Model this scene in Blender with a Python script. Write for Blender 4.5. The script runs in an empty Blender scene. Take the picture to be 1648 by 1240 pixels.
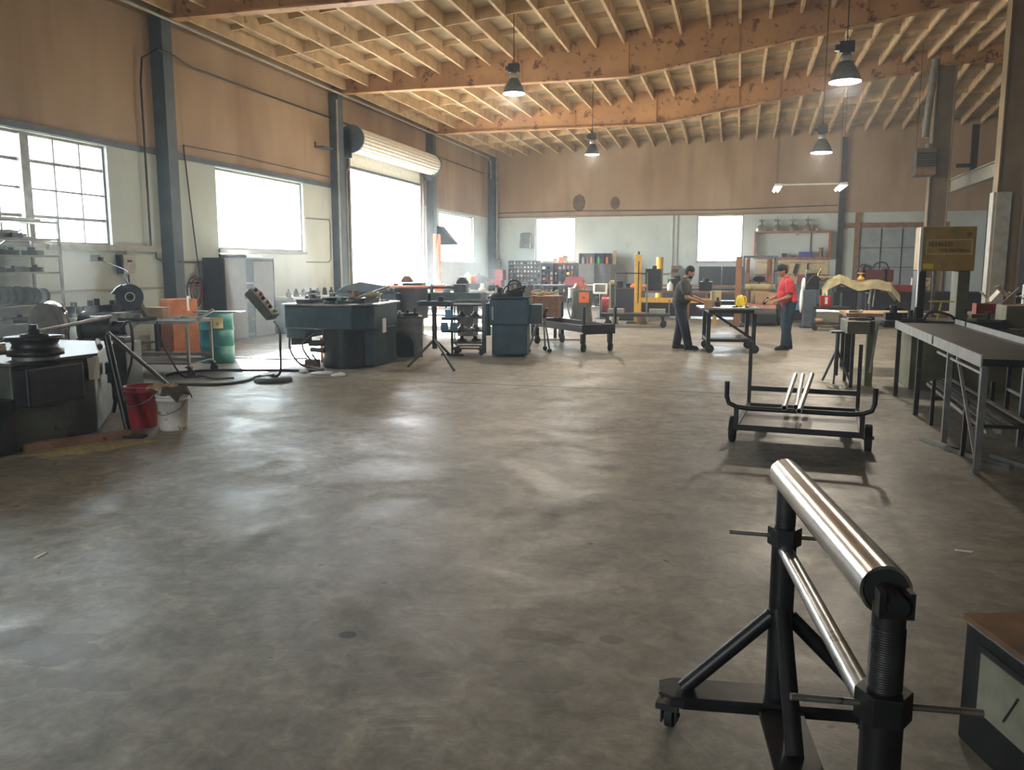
import bpy, bmesh, math, random
from mathutils import Vector, Matrix, Euler
random.seed(7)
PI = math.pi
sc = bpy.context.scene
COL = sc.collection
# ------------------------------------------------------------------ camera
CAM_H = 1.7; FPX = 1330.0
PITCH = math.atan(192/FPX); YAW = math.atan(365/math.hypot(FPX, 192))
cd = bpy.data.cameras.new('camera'); cam = bpy.data.objects.new('camera', cd); COL.objects.link(cam)
cd.sensor_fit = 'HORIZONTAL'; cd.sensor_width = 36; cd.lens = 36*FPX/1648; cd.clip_end = 400
cam.location = (0, 0, CAM_H); cam.rotation_euler = (PI/2-PITCH, 0, YAW)
sc.camera = cam
# ------------------------------------------------------------------ light and exposure
sc.view_settings.view_transform = 'Standard'; sc.view_settings.look = 'None'
sc.view_settings.gamma = 1; sc.view_settings.use_curve_mapping = False
sc.view_settings.exposure = 1.9
try:
    sc.cycles.use_denoising = True
    sc.cycles.max_bounces = 8; sc.cycles.diffuse_bounces = 5; sc.cycles.glossy_bounces = 3
    sc.cycles.transparent_max_bounces = 8; sc.cycles.volume_bounces = 0
    sc.cycles.sample_clamp_indirect = 12
    sc.cycles.caustics_reflective = False; sc.cycles.caustics_refractive = False
except Exception: pass
W = bpy.data.worlds.new('sky'); sc.world = W; W.use_nodes = True
bg = W.node_tree.nodes['Background']; bg.inputs[0].default_value = (.90, .95, 1.0, 1); bg.inputs[1].default_value = 7.0
sd = bpy.data.lights.new('sun', 'SUN'); sun = bpy.data.objects.new('sun', sd); COL.objects.link(sun)
sd.energy = 42; sd.angle = math.radians(.6); sd.color = (1, .93, .82)
sun.rotation_euler = Vector((.50, -.66, -.44)).to_track_quat('-Z', 'Y').to_euler()
sun.location = (-30, 40, 25)
XL, YB = -11.6, 38.67           # inner faces of the left and back walls
XR, YF = 16.0, -5.0
def portal(name, loc, rot, sx, sy):      # sampling portal set in an opening: sends no light of its own
    l = bpy.data.lights.new(name, 'AREA'); l.shape = 'RECTANGLE'; l.size = sx; l.size_y = sy
    l.cycles.is_portal = True
    o = bpy.data.objects.new(name, l); COL.objects.link(o); o.location = loc; o.rotation_euler = rot
for y0, y1, z0, z1 in ((8.7, 13.5, 2.08, 3.93), (16.9, 20.85, 2.08, 3.93), (23.5, 29.3, 0, 4.95), (31.6, 36.1, 1.87, 3.85)):
    portal('window_light', (XL-.3, (y0+y1)/2, (z0+z1)/2), (0, -PI/2, 0), z1-z0, y1-y0)
for x0, x1 in ((-9.36, -7.43), (-1.87, .13)):
    portal('window_light', ((x0+x1)/2, YB+.3, 2.91), (-PI/2, 0, 0), x1-x0, 2.06)
portal('window_light', (-4.6, YF-.3, 3.0), (PI/2, 0, 0), 2.8, 1.85)  # for the opening added behind the camera to brighten the foreground

# ------------------------------------------------------------------ helpers
_f = Vector((-math.sin(YAW)*math.cos(PITCH), math.cos(YAW)*math.cos(PITCH), -math.sin(PITCH)))
_r = Vector((math.cos(YAW), math.sin(YAW), 0)); _u = _r.cross(_f); _c = Vector((0, 0, CAM_H))
def _ray(x, y): return _f+_r*((x-824)/FPX)-_u*((y-620)/FPX)
def FL(x, y, z=0):              # measured spot of the photograph on a level plane, in metres
    d = _ray(x, y); return _c+d*((z-CAM_H)/d.z)
def AT(x, y, Y):                # ... on a plane parallel to the back wall
    d = _ray(x, y); return _c+d*(Y/d.y)
def AX(x, y, X):                # ... on a plane parallel to the left wall
    d = _ray(x, y); return _c+d*(X/d.x)

def tag(o, label=None, cat=None, group=None, kind=None):
    if label: o['label'] = label
    if cat: o['category'] = cat
    if group: o['group'] = group
    if kind: o['kind'] = kind
    return o
def T(name, label, cat, loc=(0, 0, 0), rz=0, group=None):
    o = bpy.data.objects.new(name, None); COL.objects.link(o)
    o.empty_display_size = .1
    o.location = loc; o.rotation_euler = (0, 0, rz)
    return tag(o, label, cat, group)
def dup(root, loc=None, rz=None, label=None, group=None):
    def cp(o, par):
        c = o.copy(); COL.objects.link(c)
        if par: c.parent = par
        for ch in list(kids.get(o.name, ())): cp(ch, c)
        return c
    kids = {}
    for o in bpy.data.objects:
        if o.parent: kids.setdefault(o.parent.name, []).append(o)
    r = cp(root, None)
    if loc is not None: r.location = loc
    if rz is not None: r.rotation_euler = (0, 0, rz)
    if label: r['label'] = label
    if group: r['group'] = group
    return r

class MB:
    def __init__(s): s.v = []; s.f = []; s.sm = []
    def add(s, vs, fs, smooth=False, M=None):
        n = len(s.v)
        for p in vs:
            p = Vector(p); s.v.append(M @ p if M else p)
        for q in fs: s.f.append(tuple(i+n for i in q)); s.sm.append(smooth)
        return s
    def box(s, c, d, rz=0, rot=None):
        x, y, z = d[0]/2, d[1]/2, d[2]/2
        vs = [(-x,-y,-z),(x,-y,-z),(x,y,-z),(-x,y,-z),(-x,-y,z),(x,-y,z),(x,y,z),(-x,y,z)]
        fs = [(0,3,2,1),(4,5,6,7),(0,1,5,4),(1,2,6,5),(2,3,7,6),(3,0,4,7)]
        R = (Euler(rot) if rot else Euler((0, 0, rz))).to_matrix().to_4x4()
        return s.add(vs, fs, False, Matrix.Translation(Vector(c)) @ R)
    def bx(s, x0, x1, y0, y1, z0, z1): return s.box(((x0+x1)/2, (y0+y1)/2, (z0+z1)/2), (abs(x1-x0), abs(y1-y0), abs(z1-z0)))
    def _fr(s, d):
        d = Vector(d).normalized(); a = Vector((0, 0, 1)) if abs(d.z) < .9 else Vector((1, 0, 0))
        x = a.cross(d).normalized(); return x, d.cross(x)
    def cyl(s, p0, p1, r0, r1=None, n=14, cap=True):
        r1 = r0 if r1 is None else r1; p0 = Vector(p0); p1 = Vector(p1); x, y = s._fr(p1-p0)
        vs = []
        for p, r in ((p0, r0), (p1, r1)):
            for i in range(n):
                a = 2*PI*i/n; vs.append(p+x*(r*math.cos(a))+y*(r*math.sin(a)))
        s.add(vs, [(i, (i+1) % n, n+(i+1) % n, n+i) for i in range(n)], True)
        if cap:
            s.add(vs[:n], [tuple(reversed(range(n)))]); s.add(vs[n:], [tuple(range(n))])
        return s
    def ring(s, p0, p1, ro, ri, n=20):       # open pipe with a wall
        p0 = Vector(p0); p1 = Vector(p1); x, y = s._fr(p1-p0); vs = []
        for p, r in ((p0, ro), (p1, ro), (p1, ri), (p0, ri)):
            for i in range(n):
                a = 2*PI*i/n; vs.append(p+x*(r*math.cos(a))+y*(r*math.sin(a)))
        for k in range(4):
            a, b = k*n, ((k+1) % 4)*n
            s.add([], [])
            m = len(s.v)
            s.add([vs[a+i] for i in range(n)]+[vs[b+i] for i in range(n)], [(i, (i+1) % n, n+(i+1) % n, n+i) for i in range(n)], k in (0, 2))
        return s
    def tube(s, pts, r, n=8, sub=0, closed=False):
        P = [Vector(p) for p in pts]
        if sub:
            Q = []; L = len(P)
            rng = range(L if closed else L-1)
            for i in rng:
                a = P[i-1] if (i > 0 or closed) else P[0]*2-P[1]; b = P[i]; c = P[(i+1) % L]
                d = P[(i+2) % L] if (i+2 < L or closed) else c*2-b
                for k in range(sub):
                    t = k/sub
                    Q.append(.5*((2*b)+(c-a)*t+(2*a-5*b+4*c-d)*t*t+(3*b-a-3*c+d)*t**3))
            if not closed: Q.append(P[-1])
            P = Q
        L = len(P); vs = []; px = None
        for i, p in enumerate(P):
            d = (P[(i+1) % L]-P[i-1]) if closed else (P[min(i+1, L-1)]-P[max(i-1, 0)])
            if d.length < 1e-9: d = Vector((0, 0, 1))
            d.normalize()
            if px is None: x, y = s._fr(d)
            else:
                x = px-d*px.dot(d)
                if x.length < 1e-6: x, y = s._fr(d)
                x.normalize(); y = d.cross(x)
            px = x
            for k in range(n):
                a = 2*PI*k/n; vs.append(p+x*(r*math.cos(a))+y*(r*math.sin(a)))
        fs = []
        for i in range(L if closed else L-1):
            j = (i+1) % L
            fs += [(i*n+k, i*n+(k+1) % n, j*n+(k+1) % n, j*n+k) for k in range(n)]
        s.add(vs, fs, True)
        if not closed:
            s.add(vs[:n], [tuple(reversed(range(n)))]); s.add(vs[-n:], [tuple(range(n))])
        return s
    def lathe(s, prof, c=(0, 0, 0), n=24, axis='z', smooth=True, M=None):
        vs = []
        for r, z in prof:
            for i in range(n):
                a = 2*PI*i/n; x, y = r*math.cos(a), r*math.sin(a)
                vs.append({'z': (x, y, z), 'x': (z, x, y), 'y': (y, z, x)}[axis])
        fs = []
        for k in range(len(prof)-1):
            fs += [(k*n+i, k*n+(i+1) % n, (k+1)*n+(i+1) % n, (k+1)*n+i) for i in range(n)]
        MM = Matrix.Translation(Vector(c))
        if M: MM = MM @ M
        s.add(vs, fs, smooth, MM)
        for k, rev in ((0, True), (len(prof)-1, False)):
            if prof[k][0] > 1e-5:
                q = list(range(n)); q = q[::-1] if rev else q
                s.add(vs[k*n:(k+1)*n], [tuple(q)], False, MM)
        return s
    def prism(s, poly, a0, a1, plane='xz', M=None):
        n = len(poly)
        def P(u, v, a): return {'xz': (u, a, v), 'yz': (a, u, v), 'xy': (u, v, a)}[plane]
        vs = [P(u, v, a0) for u, v in poly]+[P(u, v, a1) for u, v in poly]
        fs = [tuple(range(n)), tuple(reversed(range(n, 2*n)))]+[((i+1) % n, i, n+i, n+(i+1) % n) for i in range(n)]
        return s.add(vs, fs, False, M)
    def ell(s, c, r, n=12, rot=None):
        if not hasattr(r, '__len__'): r = (r, r, r)
        vs = [(0, 0, -1)]; m = max(6, n//2+1)
        for j in range(1, m):
            t = -PI/2+PI*j/m
            for i in range(n):
                a = 2*PI*i/n; vs.append((math.cos(t)*math.cos(a), math.cos(t)*math.sin(a), math.sin(t)))
        vs.append((0, 0, 1)); fs = [(0, 1+(i+1) % n, 1+i) for i in range(n)]
        for j in range(m-2):
            fs += [(1+j*n+i, 1+j*n+(i+1) % n, 1+(j+1)*n+(i+1) % n, 1+(j+1)*n+i) for i in range(n)]
        k = 1+(m-2)*n; fs += [(k+i, k+(i+1) % n, len(vs)-1) for i in range(n)]
        M = Matrix.Translation(Vector(c)) @ (Euler(rot).to_matrix().to_4x4() if rot else Matrix()) @ Matrix.Diagonal((r[0], r[1], r[2], 1))
        return s.add(vs, fs, True, M)
    def limb(s, p0, p1, r0, r1, n=12):
        s.cyl(p0, p1, r0, r1, n); s.ell(p0, r0, n); s.ell(p1, r1, n); return s
    def build(s, name, mat, parent=None, bevel=0, loc=None, remesh=0, smooth=0):
        me = bpy.data.meshes.new(name); me.from_pydata([tuple(p) for p in s.v], [], s.f); me.update()
        for p, q in zip(me.polygons, s.sm): p.use_smooth = q
        bm = bmesh.new(); bm.from_mesh(me); bmesh.ops.recalc_face_normals(bm, faces=bm.faces); bm.to_mesh(me); bm.free()
        o = bpy.data.objects.new(name, me); COL.objects.link(o)
        for m in (mat if isinstance(mat, (list, tuple)) else [mat]): me.materials.append(m)
        if parent: o.parent = parent
        if loc is not None: o.location = loc
        if remesh:
            m = o.modifiers.new('r', 'REMESH'); m.mode = 'VOXEL'; m.voxel_size = remesh; m.use_smooth_shade = True
            if smooth:
                m = o.modifiers.new('s', 'SMOOTH'); m.factor = .5; m.iterations = smooth
        if bevel:
            m = o.modifiers.new('b', 'BEVEL'); m.width = bevel; m.segments = 2; m.limit_method = 'ANGLE'
        return o

# ------------------------------------------------------------------ materials
MAT = {}
def mat(name, col, rough=.6, metal=0, var=.25, scale=6, bump=0, col2=None, spots=None, spec=.5, noise2=0):
    m = bpy.data.materials.new(name); m.use_nodes = True; nt = m.node_tree; N = nt.nodes; Lk = nt.links
    b = N['Principled BSDF']; b.inputs['Roughness'].default_value = rough; b.inputs['Metallic'].default_value = metal
    b.inputs['Specular IOR Level'].default_value = spec
    tc = N.new('ShaderNodeTexCoord'); nz = N.new('ShaderNodeTexNoise'); nz.inputs['Scale'].default_value = scale
    nz.inputs['Detail'].default_value = 6; Lk.new(tc.outputs['Object'], nz.inputs['Vector'])
    rp = N.new('ShaderNodeValToRGB'); Lk.new(nz.outputs['Fac'], rp.inputs['Fac'])
    c2 = col2 if col2 else tuple(c*(1-var) for c in col)
    c1 = col if col2 else tuple(min(1, c*(1+var*.4)) for c in col)
    rp.color_ramp.elements[0].position = .35; rp.color_ramp.elements[0].color = (*c2, 1)
    rp.color_ramp.elements[1].position = .65; rp.color_ramp.elements[1].color = (*c1, 1)
    out = rp.outputs['Color']
    if spots:                                    # (colour, scale, threshold): rust, oil or dirt marks
        n2 = N.new('ShaderNodeTexNoise'); n2.inputs['Scale'].default_value = spots[1]; n2.inputs['Detail'].default_value = 9
        n2.inputs['Roughness'].default_value = .7
        Lk.new(tc.outputs['Object'], n2.inputs['Vector'])
        r2 = N.new('ShaderNodeValToRGB'); r2.color_ramp.elements[0].position = spots[2]; r2.color_ramp.elements[1].position = spots[2]+.06
        r2.color_ramp.elements[0].color = (0, 0, 0, 1); r2.color_ramp.elements[1].color = (1, 1, 1, 1)
        Lk.new(n2.outputs['Fac'], r2.inputs['Fac'])
        mx = N.new('ShaderNodeMixRGB'); Lk.new(r2.outputs['Color'], mx.inputs[0]); Lk.new(out, mx.inputs[1]); mx.inputs[2].default_value = (*spots[0], 1)
        out = mx.outputs[0]
    Lk.new(out, b.inputs['Base Color'])
    if bump:
        bp = N.new('ShaderNodeBump'); bp.inputs['Strength'].default_value = bump; bp.inputs['Distance'].default_value = .02
        Lk.new(nz.outputs['Fac'], bp.inputs['Height']); Lk.new(bp.outputs[0], b.inputs['Normal'])
    MAT[name] = m; return m
mat('black_steel', (.016, .017, .018), .42, .3, .4, 9, .1, spots=((.05, .032, .02), 7, .64))
mat('dark_steel', (.04, .041, .04), .45, .5, .4, 8, .1, spots=((.12, .07, .04), 9, .62))
mat('bare_steel', (.42, .42, .41), .30, .9, .3, 10, .05, spots=((.13, .10, .08), 14, .60))
mat('chrome', (.62, .60, .57), .20, 1, .12, 5, .02)
mat('grey_steel', (.20, .20, .19), .45, .3, .3, 7, .05, spots=((.14, .10, .07), 11, .64))
mat('pale_grey', (.34, .33, .29), .5, .1, .2, 6, spots=((.22, .17, .12), 13, .66))
mat('white_paint', (.72, .72, .68), .5, 0, .15, 8)
mat('blue_steel', (.075, .10, .125), .5, .1, .25, 3, .03)
mat('teal_paint', (.035, .07, .082), .45, .1, .35, 4, .05, spots=((.03, .03, .03), 9, .60))
mat('blue_machine', (.025, .075, .11), .45, .1, .35, 4, .05, spots=((.03, .03, .035), 8, .60))
mat('green_drum', (.025, .22, .20), .38, .1, .25, 3, .03, col2=(.02, .13, .18), spots=((.25, .40, .30), 16, .68))
mat('olive_paint', (.15, .145, .075), .5, .1, .35, 3, .05, spots=((.06, .05, .03), 8, .60))
mat('saw_yellow', (.42, .26, .05), .5, .1, .3, 3, .03, spots=((.20, .10, .03), 6, .60))
mat('press_green', (.085, .10, .075), .5, .1, .3, 3, .05, spots=((.05, .05, .04), 6, .58))
mat('rust_orange', (.62, .20, .07), .6, 0, .3, 3, .03, spots=((.22, .09, .04), 8, .60))
mat('orange_paint', (.75, .15, .03), .5, 0, .15, 5)
mat('red_paint', (.26, .02, .02), .4, 0, .2, 5)
mat('red_plastic', (.38, .015, .02), .35, 0, .2, 5)
mat('white_plastic', (.80, .78, .70), .45, 0, .2, 8, spots=((.20, .18, .15), 12, .60))
mat('yellow_paint', (.75, .42, .05), .5, 0, .2, 5, spots=((.30, .14, .03), 9, .64))
mat('yellow_plastic', (.80, .62, .02), .4, 0, .12, 5, spots=((.05, .05, .03), 14, .66))
mat('cream_label', (.60, .50, .28), .6, 0, .1, 8)
mat('tan_metal', (.11, .095, .078), .45, .1, .15, 5)
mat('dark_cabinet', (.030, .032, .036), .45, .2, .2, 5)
mat('rubber', (.02, .02, .02), .75, 0, .3, 10)
mat('cable', (.035, .032, .03), .55, 0, .2, 10)
mat('wood_plank', (.25, .13, .06), .7, 0, .35, 7, .1, spots=((.07, .04, .02), 8, .60))
mat('plywood', (.42, .27, .14), .65, 0, .3, 5, .05)
mat('brown_shelf', (.33, .11, .05), .6, 0, .25, 5)
mat('cardboard', (.42, .28, .16), .8, 0, .15, 5)
mat('paper', (.85, .84, .80), .7, 0, .05, 6)
mat('pegboard', (.62, .48, .26), .7, 0, .15, 8)
mat('tarp', (.36, .31, .17), .8, 0, .3, 5, .2)
mat('burlap', (.42, .32, .16), .95, 0, .4, 25, .5)
mat('dark_cloth', (.10, .075, .05), .95, 0, .4, 15, .4)
mat('mast_brown', (.30, .14, .07), .55, 0, .25, 4)
mat('forklift_orange', (.36, .12, .06), .5, 0, .25, 4, spots=((.15, .07, .05), 7, .62))
mat('blue_panel', (.12, .30, .46), .5, 0, .12, 5)
mat('lamp_glass', (.6, .6, .58), .3, .2, .1, 5)
mat('aluminium', (.60, .60, .58), .30, .9, .1, 6)
mat('screen', (.03, .035, .04), .2, 0, .05, 4)
mat('blue_bin', (.03, .06, .28), .4, 0, .1, 5)
mat('green_plastic', (.03, .35, .06), .4, 0, .1, 5)
mat('skin', (.42, .22, .14), .55, 0, .12, 20)
mat('hair', (.012, .010, .008), .7, 0, .3, 60, .4)
mat('shirt_grey', (.060, .060, .052), .9, 0, .2, 12, .2)
mat('shirt_red', (.62, .045, .055), .9, 0, .2, 10, .2)
mat('jeans', (.014, .022, .042), .9, 0, .3, 14, .2)
mat('jeans_blue', (.020, .045, .075), .9, 0, .3, 14, .2)
mat('shoe', (.012, .011, .010), .6, 0, .2, 12)
mat('cap', (.020, .022, .030), .85, 0, .2, 12)
mat('timber', (.60, .43, .25), .75, 0, .22, 3.2, .05, spots=((.28, .18, .10), 2.5, .60))
mat('deck', (.44, .35, .23), .8, 0, .25, 2, .05)
mat('beam_paint', (.46, .25, .10), .6, 0, .3, 1.2, .06, col2=(.36, .19, .085), spots=((.13, .045, .020), 2.6, .545))
mat('column_paint', (.22, .165, .10), .6, 0, .2, 2, .03, spots=((.20, .13, .07), 4, .62))
mat('foliage', (.05, .12, .03), .7, 0, .4, 6)
mat('blossom', (.75, .12, .25), .7, 0, .3, 6)
mat('asphalt', (.32, .31, .29), .9, 0, .1, 2)
mat('sawdust', (.42, .34, .14), .95, 0, .3, 18, .2)
def emit(name, col, st):
    m = bpy.data.materials.new(name); m.use_nodes = True; b = m.node_tree.nodes['Principled BSDF']
    b.inputs['Base Color'].default_value = (*col, 1); b.inputs['Emission Color'].default_value = (*col, 1); b.inputs['Emission Strength'].default_value = st
    MAT[name] = m; return m
emit('lamp_glow', (1, .90, .78), 60)
emit('tube_glow', (1, .92, .70), 5)
def glass_mat():
    m = bpy.data.materials.new('window_glass'); m.use_nodes = True; nt = m.node_tree; N = nt.nodes; L = nt.links
    N.remove(N['Principled BSDF']); o = N['Material Output']
    t = N.new('ShaderNodeBsdfTransparent'); t.inputs[0].default_value = (.86, .90, .90, 1)
    g = N.new('ShaderNodeBsdfGlossy'); g.inputs['Roughness'].default_value = .05
    x = N.new('ShaderNodeMixShader'); x.inputs[0].default_value = .06
    L.new(t.outputs[0], x.inputs[1]); L.new(g.outputs[0], x.inputs[2]); L.new(x.outputs[0], o.inputs[0])
    MAT['glass'] = m
glass_mat()
def wall_mat(name, seam):
    m = bpy.data.materials.new(name); m.use_nodes = True; nt = m.node_tree; N = nt.nodes; L = nt.links
    b = N['Principled BSDF']; b.inputs['Roughness'].default_value = .75
    tc = N.new('ShaderNodeTexCoord'); sp = N.new('ShaderNodeSeparateXYZ'); L.new(tc.outputs['Object'], sp.inputs[0])
    def noise(scale, mp, detail=6):
        mpn = N.new('ShaderNodeMapping'); mpn.inputs['Scale'].default_value = mp; L.new(tc.outputs['Object'], mpn.inputs[0])
        n = N.new('ShaderNodeTexNoise'); n.inputs['Scale'].default_value = scale; n.inputs['Detail'].default_value = detail
        L.new(mpn.outputs[0], n.inputs['Vector']); return n.outputs['Fac']
    def ramp(fac, a, ca, bb, cb):
        r = N.new('ShaderNodeValToRGB'); L.new(fac, r.inputs[0]); e = r.color_ramp.elements
        e[0].position = a; e[0].color = (*ca, 1); e[1].position = bb; e[1].color = (*cb, 1); return r.outputs[0]
    up = ramp(noise(.5, (1, 1, .5)), .35, (.31, .205, .125), .68, (.44, .32, .21))       # bare, stained plaster
    st = ramp(noise(1.6, (1, 1, .12), 4), .52, (0, 0, 0), .72, (1, 1, 1))
    mx = N.new('ShaderNodeMixRGB'); m1 = N.new('ShaderNodeMath'); m1.operation = 'MULTIPLY'; m1.inputs[1].default_value = .45
    L.new(st, m1.inputs[0]); L.new(m1.outputs[0], mx.inputs[0]); L.new(up, mx.inputs[1]); mx.inputs[2].default_value = (.22, .145, .085, 1)
    lo = ramp(noise(.9, (1, 1, .7)), .3, (.45, .505, .475), .7, (.55, .605, .565))           # pale green paint
    dirt = ramp(noise(3.5, (1, 1, .3), 8), .60, (0, 0, 0), .70, (1, 1, 1))
    m2 = N.new('ShaderNodeMath'); m2.operation = 'MULTIPLY'; m2.inputs[1].default_value = .25; L.new(dirt, m2.inputs[0])
    ml = N.new('ShaderNodeMixRGB'); L.new(m2.outputs[0], ml.inputs[0]); L.new(lo, ml.inputs[1]); ml.inputs[2].default_value = (.30, .30, .26, 1)
    gt = N.new('ShaderNodeMath'); gt.operation = 'GREATER_THAN'; gt.inputs[1].default_value = seam; L.new(sp.outputs['Z'], gt.inputs[0])
    mm = N.new('ShaderNodeMixRGB'); L.new(gt.outputs[0], mm.inputs[0]); L.new(ml.outputs[0], mm.inputs[1]); L.new(mx.outputs[0], mm.inputs[2])
    L.new(mm.outputs[0], b.inputs['Base Color'])
    bp = N.new('ShaderNodeBump'); bp.inputs['Strength'].default_value = .15; bp.inputs['Distance'].default_value = .02
    L.new(noise(8, (1, 1, 1)), bp.inputs['Height']); L.new(bp.outputs[0], b.inputs['Normal'])
    MAT[name] = m
wall_mat('wall', 3.96)
def floor_mat():
    m = bpy.data.materials.new('concrete'); m.use_nodes = True; nt = m.node_tree; N = nt.nodes; L = nt.links
    b = N['Principled BSDF']; tc = N.new('ShaderNodeTexCoord')
    def noise(scale, detail=6, dist=0, rough=.55, vec=None):
        n = N.new('ShaderNodeTexNoise'); n.inputs['Scale'].default_value = scale; n.inputs['Detail'].default_value = detail
        n.inputs['Distortion'].default_value = dist; n.inputs['Roughness'].default_value = rough
        L.new(vec or tc.outputs['Object'], n.inputs['Vector']); return n.outputs['Fac']
    def ramp(fac, *st):
        r = N.new('ShaderNodeValToRGB'); L.new(fac, r.inputs[0]); e = r.color_ramp.elements
        while len(e) < len(st): e.new(.5)
        for k, (p, c) in enumerate(st): e[k].position = p; e[k].color = (*(c if hasattr(c, '__len__') else (c, c, c)), 1)
        return r.outputs[0]
    def mix(fac, a, bb, mode='MIX', k=None):
        x = N.new('ShaderNodeMixRGB'); x.blend_type = mode
        if k is not None: x.inputs[0].default_value = k
        else: L.new(fac, x.inputs[0])
        L.new(a, x.inputs[1])
        if hasattr(bb, 'default_value'): L.new(bb, x.inputs[2])
        else: x.inputs[2].default_value = (*bb, 1)
        return x.outputs[0]
    big = noise(.45, 5, .6); mid = noise(2.3, 8, .8, .62); fine = noise(22, 8, 0, .7)
    c = ramp(big, (.30, (.215, .19, .145)), (.50, (.285, .258, .203)), (.72, (.355, .33, .27)))
    c = mix(None, c, ramp(mid, (.30, .62), (.52, .92), (.72, 1.25)), 'MULTIPLY', 1)
    c = mix(None, c, ramp(fine, (.3, .80), (.7, 1.16)), 'MULTIPLY', 1)
    c = mix(None, c, ramp(noise(8, 7, .6, .68), (.33, .66), (.5, .98), (.68, 1.36)), 'MULTIPLY', 1)
    stain = ramp(noise(.75, 7, 1.2, .6), (.62, 0), (.70, .35))
    c = mix(stain, c, (.115, .098, .072))
    pit = ramp(noise(6.5, 3, .3), (.735, 0), (.76, .85)); c = mix(pit, c, (.035, .030, .025))
    vo = N.new('ShaderNodeTexVoronoi'); vo.feature = 'F1'; vo.inputs['Scale'].default_value = 1.9; L.new(tc.outputs['Object'], vo.inputs['Vector'])
    chip = ramp(vo.outputs['Distance'], (.030, .95), (.046, 0)); c = mix(chip, c, (.03, .026, .02))
    sepv = tc.outputs['Object']
    def blot(cx, cy, rx, ry, col, amt, a=0):
        nonlocal c
        mp = N.new('ShaderNodeMapping'); mp.vector_type = 'TEXTURE'; mp.inputs['Location'].default_value = (cx, cy, 0); mp.inputs['Scale'].default_value = (rx, ry, 1); mp.inputs['Rotation'].default_value = (0, 0, a)
        L.new(sepv, mp.inputs[0]); ln = N.new('ShaderNodeVectorMath'); ln.operation = 'LENGTH'; L.new(mp.outputs[0], ln.inputs[0])
        ad = N.new('ShaderNodeMath'); ad.operation = 'ADD'; L.new(ln.outputs['Value'], ad.inputs[0]); L.new(edge, ad.inputs[1])
        c = mix(ramp(ad.outputs[0], (.98, amt), (1.04, 0)), c, col)
    edge = noise(5.5, 6, .4)
    for px, py, rx, ry, col, amt in ((225, 808, .42, .14, (.10, .088, .066), .45), (70, 1040, .42, .20, (.085, .07, .052), .55), (130, 1095, .3, .1, (.09, .075, .055), .4),
            (558, 1023, .055, .04, (.012, .010, .008), 1), (730, 757, .17, .07, (.05, .045, .035), .7), (690, 640, .5, .16, (.12, .105, .08), .4),
            (985, 1030, .07, .05, (.05, .04, .03), .7), (860, 1085, .25, .16, (.09, .078, .058), .45), (1290, 745, .35, .14, (.07, .06, .045), .6), (870, 1025, .3, .08, (.09, .08, .06), .45),
            (1250, 930, .5, .2, (.10, .09, .07), .35), (420, 880, .5, .12, (.11, .1, .08), .35), (300, 950, .3, .1, (.11, .1, .08), .3)):
        q = FL(px, py); blot(q.x, q.y, rx*1.6, ry*1.6, col, amt)
    L.new(c, b.inputs['Base Color'])
    rr = ramp(noise(1.1, 7, 1.0, .6), (.30, .34), (.55, .50), (.75, .66)); L.new(rr, b.inputs['Roughness'])
    b.inputs['Specular IOR Level'].default_value = .55
    bp = N.new('ShaderNodeBump'); bp.inputs['Strength'].default_value = .25; bp.inputs['Distance'].default_value = .02
    L.new(mid, bp.inputs['Height']); b2 = N.new('ShaderNodeBump'); b2.inputs['Strength'].default_value = .12; b2.inputs['Distance'].default_value = .01
    L.new(fine, b2.inputs['Height']); L.new(bp.outputs[0], b2.inputs['Normal']); L.new(b2.outputs[0], b.inputs['Normal'])
    MAT['concrete'] = m
floor_mat()

# ------------------------------------------------------------------ room shell
def struct(o): o['kind'] = 'structure'; return o
struct(MB().bx(XL-.3, XR+.3, YF-.3, YB+.3, -.2, 0).build('floor', MAT['concrete']))
def wall_x(name, x0, x1, y0, y1, zt, holes):      # wall running along Y, holes (y0,y1,z0,z1)
    m = MB(); hs = sorted(holes); y = y0
    for a, b_, c, d in hs:
        m.bx(x0, x1, y, a, -.2, zt)
        if c > 0: m.bx(x0, x1, a, b_, -.2, c)
        m.bx(x0, x1, a, b_, d, zt); y = b_
    m.bx(x0, x1, y, y1, -.2, zt)
    return struct(m.build(name, MAT['wall']))
def wall_y(name, y0, y1, x0, x1, zt, holes):
    m = MB(); x = x0
    for a, b_, c, d in sorted(holes):
        m.bx(x, a, y0, y1, -.2, zt)
        if c > 0: m.bx(a, b_, y0, y1, -.2, c)
        m.bx(a, b_, y0, y1, d, zt); x = b_
    m.bx(x, x1, y0, y1, -.2, zt)
    return struct(m.build(name, MAT['wall']))
wall_x('wall_left', XL-.2, XL, YF-.2, YB+.2, 9.2, [(8.7, 13.5, 2.08, 3.93), (16.9, 20.85, 2.08, 3.93), (23.5, 29.3, 0, 4.95), (31.6, 36.1, 1.87, 3.85)])
wall_y('wall_back', YB, YB+.2, XL, XR+.2, 9.6, [(-9.36, -7.43, 1.88, 3.94), (-1.87, .13, 1.88, 3.94)])
wall_x('wall_right', XR, XR+.2, YF, YB, 9.6, []).data.materials[0] = MAT['dark_cabinet']  # near-black finish put on this wall to cut light bouncing in the right bay
wall_y('wall_front', YF-.2, YF, XL, XR+.2, 9.6, [(-6.0, -3.2, 2.08, 3.93)])  # window hole added behind the camera as fill light for the foreground
# joint in the slab
struct(MB().bx(-7.2, 2.2, 11.35, 11.362, -.01, .0015).build('trim_floor_joint', MAT['rubber']))

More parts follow.
